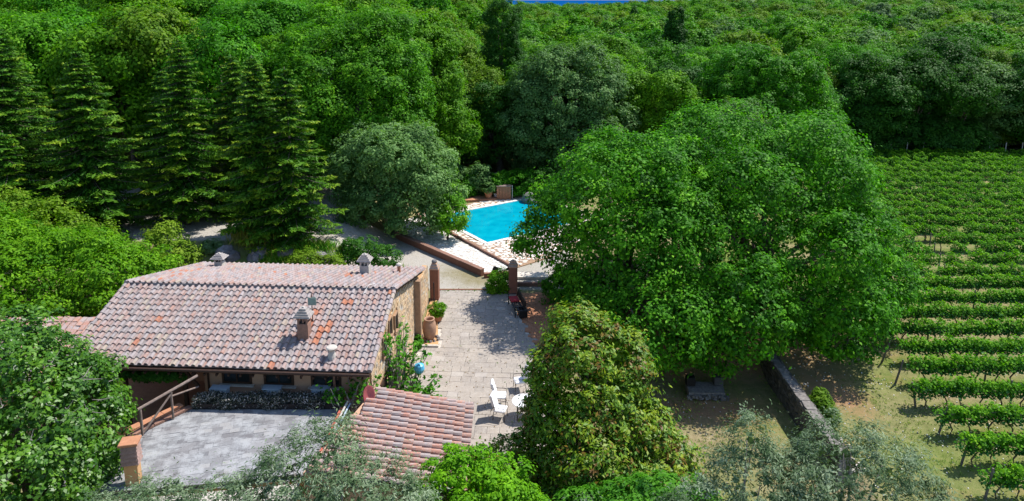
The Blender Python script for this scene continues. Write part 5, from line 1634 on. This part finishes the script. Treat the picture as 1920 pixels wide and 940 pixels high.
tree('dark_oak', 'dark shaded tree directly behind the pool cabinet', 'tree', (-1.2, 70, .3),
     [(-1.0, 70, 4.6, 3.6, 3, 4.2), (-3.6, 71, 6.0, 2.8, 3, 4.0), (1.2, 72, 7.5, 2.6, 3, 3.2), (-4.2, 68.5, 3.8, 2.0, 2, 2.6)],
     M['darkleaf'], .4, seed=69, leaf=0.218, puff=0.72, per=81, sub=4, tint0=.55)
tree('oak_tree', 'bright fresh green round oak right of the grey green holm oak', 'tree', (15.4, 70, -.3),
     [(15.4, 70, 8.0, 3.6, 3.2, 2.7), (13.4, 70.5, 6.6, 2.4, 2.6, 2.4), (17.6, 70, 6.8, 2.6, 2.8, 2.4), (15.4, 68.5, 5.4, 3.2, 2.4, 2.2)],
     M['lime'], .35, seed=70, leaf=0.230, puff=0.68, per=81, sub=4, tvar=.28, tint0=.5)
tree('oak_tree', 'dense oak with grey green lower side at the back left corner of the vineyard', 'tree', (27.5, 68, -1),
     [(27.0, 68, 8.2, 4.4, 4, 4.2), (23.6, 70, 10.0, 3.6, 3.6, 3.6), (30.4, 69, 6.4, 2.8, 3.2, 3.4), (28.6, 66, 3.2, 3.6, 2.6, 3.2), (22.6, 66, 5.6, 3.0, 3, 3.4)],
     M['bigoak'], .5, seed=71, leaf=0.230, puff=0.66, per=67, sub=7, tvar=.3)
tree('holm_oak', 'small silvery holm oak behind the top of the huge oak canopy', 'tree', (20.4, 62, -.8),
     [(20.4, 62, 6.3, 3.0, 2.8, 2.8), (17.6, 62, 5.6, 2.6, 2.6, 2.6), (22.6, 60, 4.6, 2.6, 2.6, 2.8)],
     M['holm'], .35, seed=72, leaf=0.196, puff=0.64, per=81, sub=4, tint0=.5)
# shrubs on the far side of the pool
for k, (x, y, z, a_, c_, mt, lab) in enumerate((
    (-5.6, 62.8, 1.4, 1.5, 1.4, 'holm', 'grey green shrub at the far left end of the pool terrace'),
    (-3.3, 62.6, 1.4, 1.3, 1.5, 'holm', 'tallest grey green shrub behind the terracotta pot'),
    (-4.4, 62.2, .9, 1.2, 1.0, 'bigoak', 'dark green shrub between the two grey green shrubs by the pool'),
    (-1.3, 62.6, 1.2, 1.2, .8, 'bigoak', 'low green hedge shrub behind the orange pool cabinet'),
    (.8, 62.3, 1.2, 1.5, 1.1, 'bigoak', 'green shrub right of the orange pool cabinet'),
    (2.9, 62.0, 1.3, 1.6, 1.3, 'darkleaf', 'dark shrub beyond the far right corner of the pool'))):
    bush('pool_shrub', lab, 'shrub', [(x, y, z, a_, 1.1, c_), (x + .5, y + .4, z + .2, a_ * .7, .9, c_ * .8)], M[mt], seed=80 + k, base=0, leaf=.18, puff=.4, per=70)
bush('wall_shrub', 'tangled dark shrub behind the near end of the roof ridge beside the driveway', 'shrub', [(-8.6, 43.2, 1.1, 1.1, 1.0, 1.0), (-10.2, 43.8, 1.4, 1.2, 1.0, 1.1)], M['darkleaf'], seed=90, leaf=.13, puff=.35, per=60)
bush('wall_shrub', 'yellow green shrub on the bank behind the middle of the roof', 'shrub', [(-13.2, 42.0, 1.4, 1.2, .8, .8), (-11.6, 41.8, 1.2, 1.1, .8, .8)], M['yellowoak'], seed=91, leaf=.11, puff=.3, per=60, tint0=.6)
bush('agave', 'blue grey spiky plant under the spruces', 'plant', [(-19.8, 43.6, 1.9, .7, .6, .45)], M['grey'], seed=92, leaf=.30, aspect=.18, puff=.28, per=30, spiky=1.0)
bush('wall_side_plant', 'bushy plant growing on the vineyard side of the dry stone wall', 'plant', [(14.65, 30.0, -.9, .42, .7, .6), (14.7, 29.3, -1.0, .36, .5, .5)], M['yellowoak'], seed=93, base=-1.5, leaf=.10, puff=.2, per=60, tint0=.5)
# shrubs under the left side of the huge oak
bush('shade_hedge', 'dark shrubs under the oak beside the terracotta paving', 'hedge', [(3.3, 39.5, .8, 1.2, 1.8, 1.2), (4.2, 36.2, .5, 1.2, 1.8, 1.2), (4.4, 33.6, 0, 1.1, 1.5, 1.2)], M['bigoak'], seed=94, leaf=.17, puff=.4, per=70, base=0, tint0=.45)

# ------------------------------------------------------------------ the wood
shapes = []
rw = np.random.default_rng(33)
for k in range(6):
    lob = [(0, 0, 6.0, 2.7, 2.7, 2.6)]
    for q in range(5):
        a = q * 2 * pi / 5 + rw.uniform(-.4, .4); d_ = rw.uniform(1.1, 1.9)
        lob.append((d_ * cos(a), d_ * sin(a), rw.uniform(4.2, 7.2), rw.uniform(1.3, 2.1), rw.uniform(1.3, 2.1), rw.uniform(1.3, 2.2)))
    shapes.append(lob)
for k in range(2):
    lob = [(0, 0, 6.4, 2.9, 2.9, 2.8)]
    for q in range(8):
        a = q * 2 * pi / 8 + rw.uniform(-.4, .4); d_ = rw.uniform(1.2, 2.1)
        lob.append((d_ * cos(a), d_ * sin(a), rw.uniform(1.2, 6.8), rw.uniform(1.4, 2.0), rw.uniform(1.4, 2.0), rw.uniform(1.6, 2.4)))
    shapes.append(lob)
kinds = [('oak', 'mid green'), ('lime', 'bright green'), ('yellowoak', 'yellowish green'), ('bigoak', 'deep green'), ('holm', 'grey green'), ('darkleaf', 'dark green')]
hi = {}; lo = {}
for k, lob in enumerate(shapes):
    for mt, _ in kinds:
        if k == 0 or mt in ('oak', 'lime', 'bigoak') or k == (len(mt) % 5) + 1:
            pass
base_hi = [crown_mesh('crown', lob, M['oak'], leaf=.17, aspect=.68, puff=.60, per=88, seed=100 + k, spiky=.6, fill=.15, tvar=.24, sub=3) for k, lob in enumerate(shapes)]
base_lo = [crown_mesh('crown', [(a, b_, c * 1.18, d, e, f * 1.15) for a, b_, c, d, e, f in lob], M['oak'], leaf=.34, aspect=.68, puff=.75, per=36, seed=120 + k, spiky=.5, fill=.15, tvar=.24, sub=2) for k, lob in enumerate(shapes[:4])]
wood_trunk = trunk_mesh(shapes[0], .22, 5)


def variant(lst, k, mt):
    key = (id(lst), k, mt)
    if key not in hi:
        me = lst[k].copy(); me.materials.clear(); me.materials.append(M[mt]); hi[key] = me
    return hi[key]


def crown_of(me, mt, parent):
    """a crown that shares its leaves with others and wears its own species' material"""
    o = link('crown', me, parent)
    o.material_slots[0].link = 'OBJECT'
    o.material_slots[0].material = M[mt]
    return o


cand = []
yy = 56.0
while yy < 420:
    half = (yy * .983 + 3.6) * 960 / 1300 + 8
    sp_ = 4.8 + 1.9 * min(1, max(0, (yy - 90) / 150))
    xx = -half
    while xx < half:
        x = xx + rw.uniform(-.38, .38) * sp_; y = yy + rw.uniform(-.38, .38) * sp_
        xx += sp_
        if y < 84.3 and x > 33.5:
            continue
        if y < 61 and x > -22:
            continue
        if y < 58:
            continue
        if y < 84.3 and x > 28.5:
            continue
        if y < 90 and 28 < x < 37 and y < 86:
            continue
        if y < 67 and -9 < x < 24:
            continue
        if y < 64 and x < 24 and x > -9:
            continue
        if y < 66 and x >= 24 and x < 32:
            continue
        if -24 < x < -8 and y < 66:
            continue
        if y < 62 and x > 22:
            continue
        # crowns already built by hand
        if any((x - a) ** 2 + (y - b_) ** 2 < c_ * c_ for a, b_, c_ in ((-15.5, 61, 5), (-9, 77, 3), (-7, 66.5, 4), (-1, 80, 3.4), (5.6, 68, 5.6), (-1, 70, 4), (15.4, 70, 3.6), (27, 68, 5))):
            continue
        cand.append((x, y))
    yy += sp_ * .9
extra = 0
cand = [c for c in cand]
recs = []
for (x, y) in cand:
    g = gz(x, y)
    pick = rw.random()
    p_grey = .10 if y < 120 else .14
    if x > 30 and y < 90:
        mt = 'bigoak' if pick < .25 else ('darkleaf' if pick < .88 else ('oak' if pick < .94 else 'holm'))  # darker leaf mix paints the shade on the near face of the wood edge
    elif y > 130:
        mt = 'yellowoak' if pick < .30 else ('oak' if pick < .58 else ('lime' if pick < .80 else ('holm' if pick < .90 else 'bigoak')))
    else:
        mt = 'oak' if pick < .38 else ('bigoak' if pick < .6 else ('lime' if pick < .78 else ('yellowoak' if pick < .86 else ('holm' if pick < .93 else 'darkleaf'))))
    sc = rw.uniform(.75, 1.45) if y < 120 else rw.uniform(.72, 1.42)
    if x < -8 and y < 85:
        sc *= 1.25
    if 8 < x < 34 and y < 92:
        sc = max(sc, 1.0) * 1.2
    if x > 30 and y < 93:
        sc = rw.uniform(1.2, 1.6)
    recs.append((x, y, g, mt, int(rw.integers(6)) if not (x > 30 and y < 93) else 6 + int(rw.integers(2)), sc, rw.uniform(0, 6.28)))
recs.sort(key=lambda q: q[1] - (8 if q[5] > 1.2 else 0))
side = lambda x: 'on the left side' if x < -12 else ('in the middle' if x < 20 else 'on the right side')
for i, (x, y, g, mt, k, sc, rz_) in enumerate(recs[:290]):
    nm = dict(kinds)[mt]
    zone = 'front rank of the wood' if y < 75 else ('second rank of the wood' if y < 95 else 'deeper in the wood')
    if x > 30 and y < 93:
        zone = 'wood edge behind the vineyard'
    lab = '%s leafy tree, %s, %s' % (nm, zone, side(x))
    t = thing('forest_tree', (x, y, g - .2), lab, 'tree', lab, rz_)
    t.scale = (sc, sc, sc * rw.uniform(.88, 1.12))
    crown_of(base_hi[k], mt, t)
    if y < 100:
        link('trunk', wood_trunk, t)
# the rest of the wood, one object that repeats the crowns
protos = []
for mt in ('oak', 'lime', 'yellowoak', 'bigoak', 'holm', 'darkleaf'):
    for k in range(2 if mt in ('oak', 'lime', 'yellowoak') else 1):
        kk = (k * 2 + len(mt)) % 4
        protos.append((mt, kk))
pobj = []
far = recs[290:]
# a few trees of the far wood serve as the source crowns
for q, (mt, kk) in enumerate(protos):
    j = next(i for i, r_ in enumerate(far) if r_[3] == mt and abs(r_[0]) < r_[1] * .6)
    x, y, g, _, _, sc, rz_ = far.pop(j)
    nm = dict(kinds)[mt]
    o = link('forest_tree', variant(base_lo, kk, mt), None, (x, y, g - .2), (0, 0, rz_), '%s leafy tree far back in the wood, %s' % (nm, side(x)), 'tree', '%s trees of the far wood %s' % (nm, side(x)))
    pobj.append(o)
pidx = {}
for q, (mt, kk) in enumerate(protos):
    pidx.setdefault(mt, []).append(q)
instancer('far_woodland', [(x, y, g - .2, rz_, sc, float(pidx[mt][int(rw.integers(len(pidx[mt])))])) for (x, y, g, mt, k, sc, rz_) in far], pobj)

# individual trees that stand out of the wood
t = thing('grey_tree', (102, 196, gz(102, 196)), 'round blue grey tree standing out of the green wood at upper right', 'tree')
link('crown', crown_mesh('crown', [(0, 0, 10.6, 4.2, 4.0, 4.4), (1.2, 0, 7.5, 3.4, 3.6, 3.6)], M['grey'], leaf=.3, puff=.7, per=90, seed=201, tint0=.5), t)
link('trunk', wood_trunk, t)
t = thing('grey_tree', (79, 128, gz(79, 128)), 'low wide grey green tree in the wood right of the blue grey one', 'tree')
link('crown', crown_mesh('crown', [(0, 0, 10.0, 2.8, 2.7, 2.2), (3.2, 0, 9.4, 2.4, 2.2, 2.0)], M['holm'], leaf=.3, puff=.7, per=80, seed=202, tint0=.7), t)
link('trunk', wood_trunk, t)
for k, (x, y, h, rr_, lab) in enumerate(((28.5, 122, 17.0, 2.0, 'dark shaggy conifer on the skyline right of the centre'), (29.5, 170, 15.5, 1.0, 'thin dark cypress on the skyline just right of the centre'))):
    g = gz(x, y)
    t = thing('skyline_conifer', (x, y, g), lab, 'tree')
    link('crown', crown_mesh('crown', [(0, 0, h * .75, rr_ * .8, rr_ * .8, h * .24), (0, 0, h * .5, rr_, rr_, h * .3)], M['darkleaf'], leaf=.32, puff=.6, per=70, seed=205 + k, spiky=.6, tint0=.35), t)
    link('trunk', MB().tube([(0, 0, 0), (0, 0, h * .7)], [.3, .1], 7).mesh('trunk', M['bark']), t)

# wire fence along the wood edge behind the vineyard
t = thing('boundary_fence', (36, 82.4, gz(45, 82.4)), 'wire fence on thin grey posts along the far end of the vineyard', 'fence')
for k in range(17):
    x = k * 2.0
    MB().tube([(x, 0, -.2), (x, 0, 2.0)], .05, 6).build('post', M['concrete'], t)
for z in (.6, 1.2, 1.8):
    MB().tube([(0, 0, z), (34, 0, z)], .012, 4).build('wire', M['darkmetal'], t)
# bare grey branches among the upper left trees
t = thing('dead_tree', (-29.5, 68.0, gz(-29.5, 68)), 'leafless grey branches poking out of the green crowns at upper left', 'dead tree')
mb = MB(); rs = random.Random(5)
mb.tube([(0, 0, 0), (0, 0, 8)], [.2, .14], 7)
for k in range(16):
    a = rs.uniform(0, 6.28)
    mb.tube([(0, 0, 7 + rs.random()), (cos(a) * .7, sin(a) * .7, 9.2 + rs.random()), (cos(a) * 1.6, sin(a) * 1.6, 10.5 + rs.random() * 2.2)], [.09, .06, .02], 5, caps=False)
mb.build('branches', M['greybark'], t)
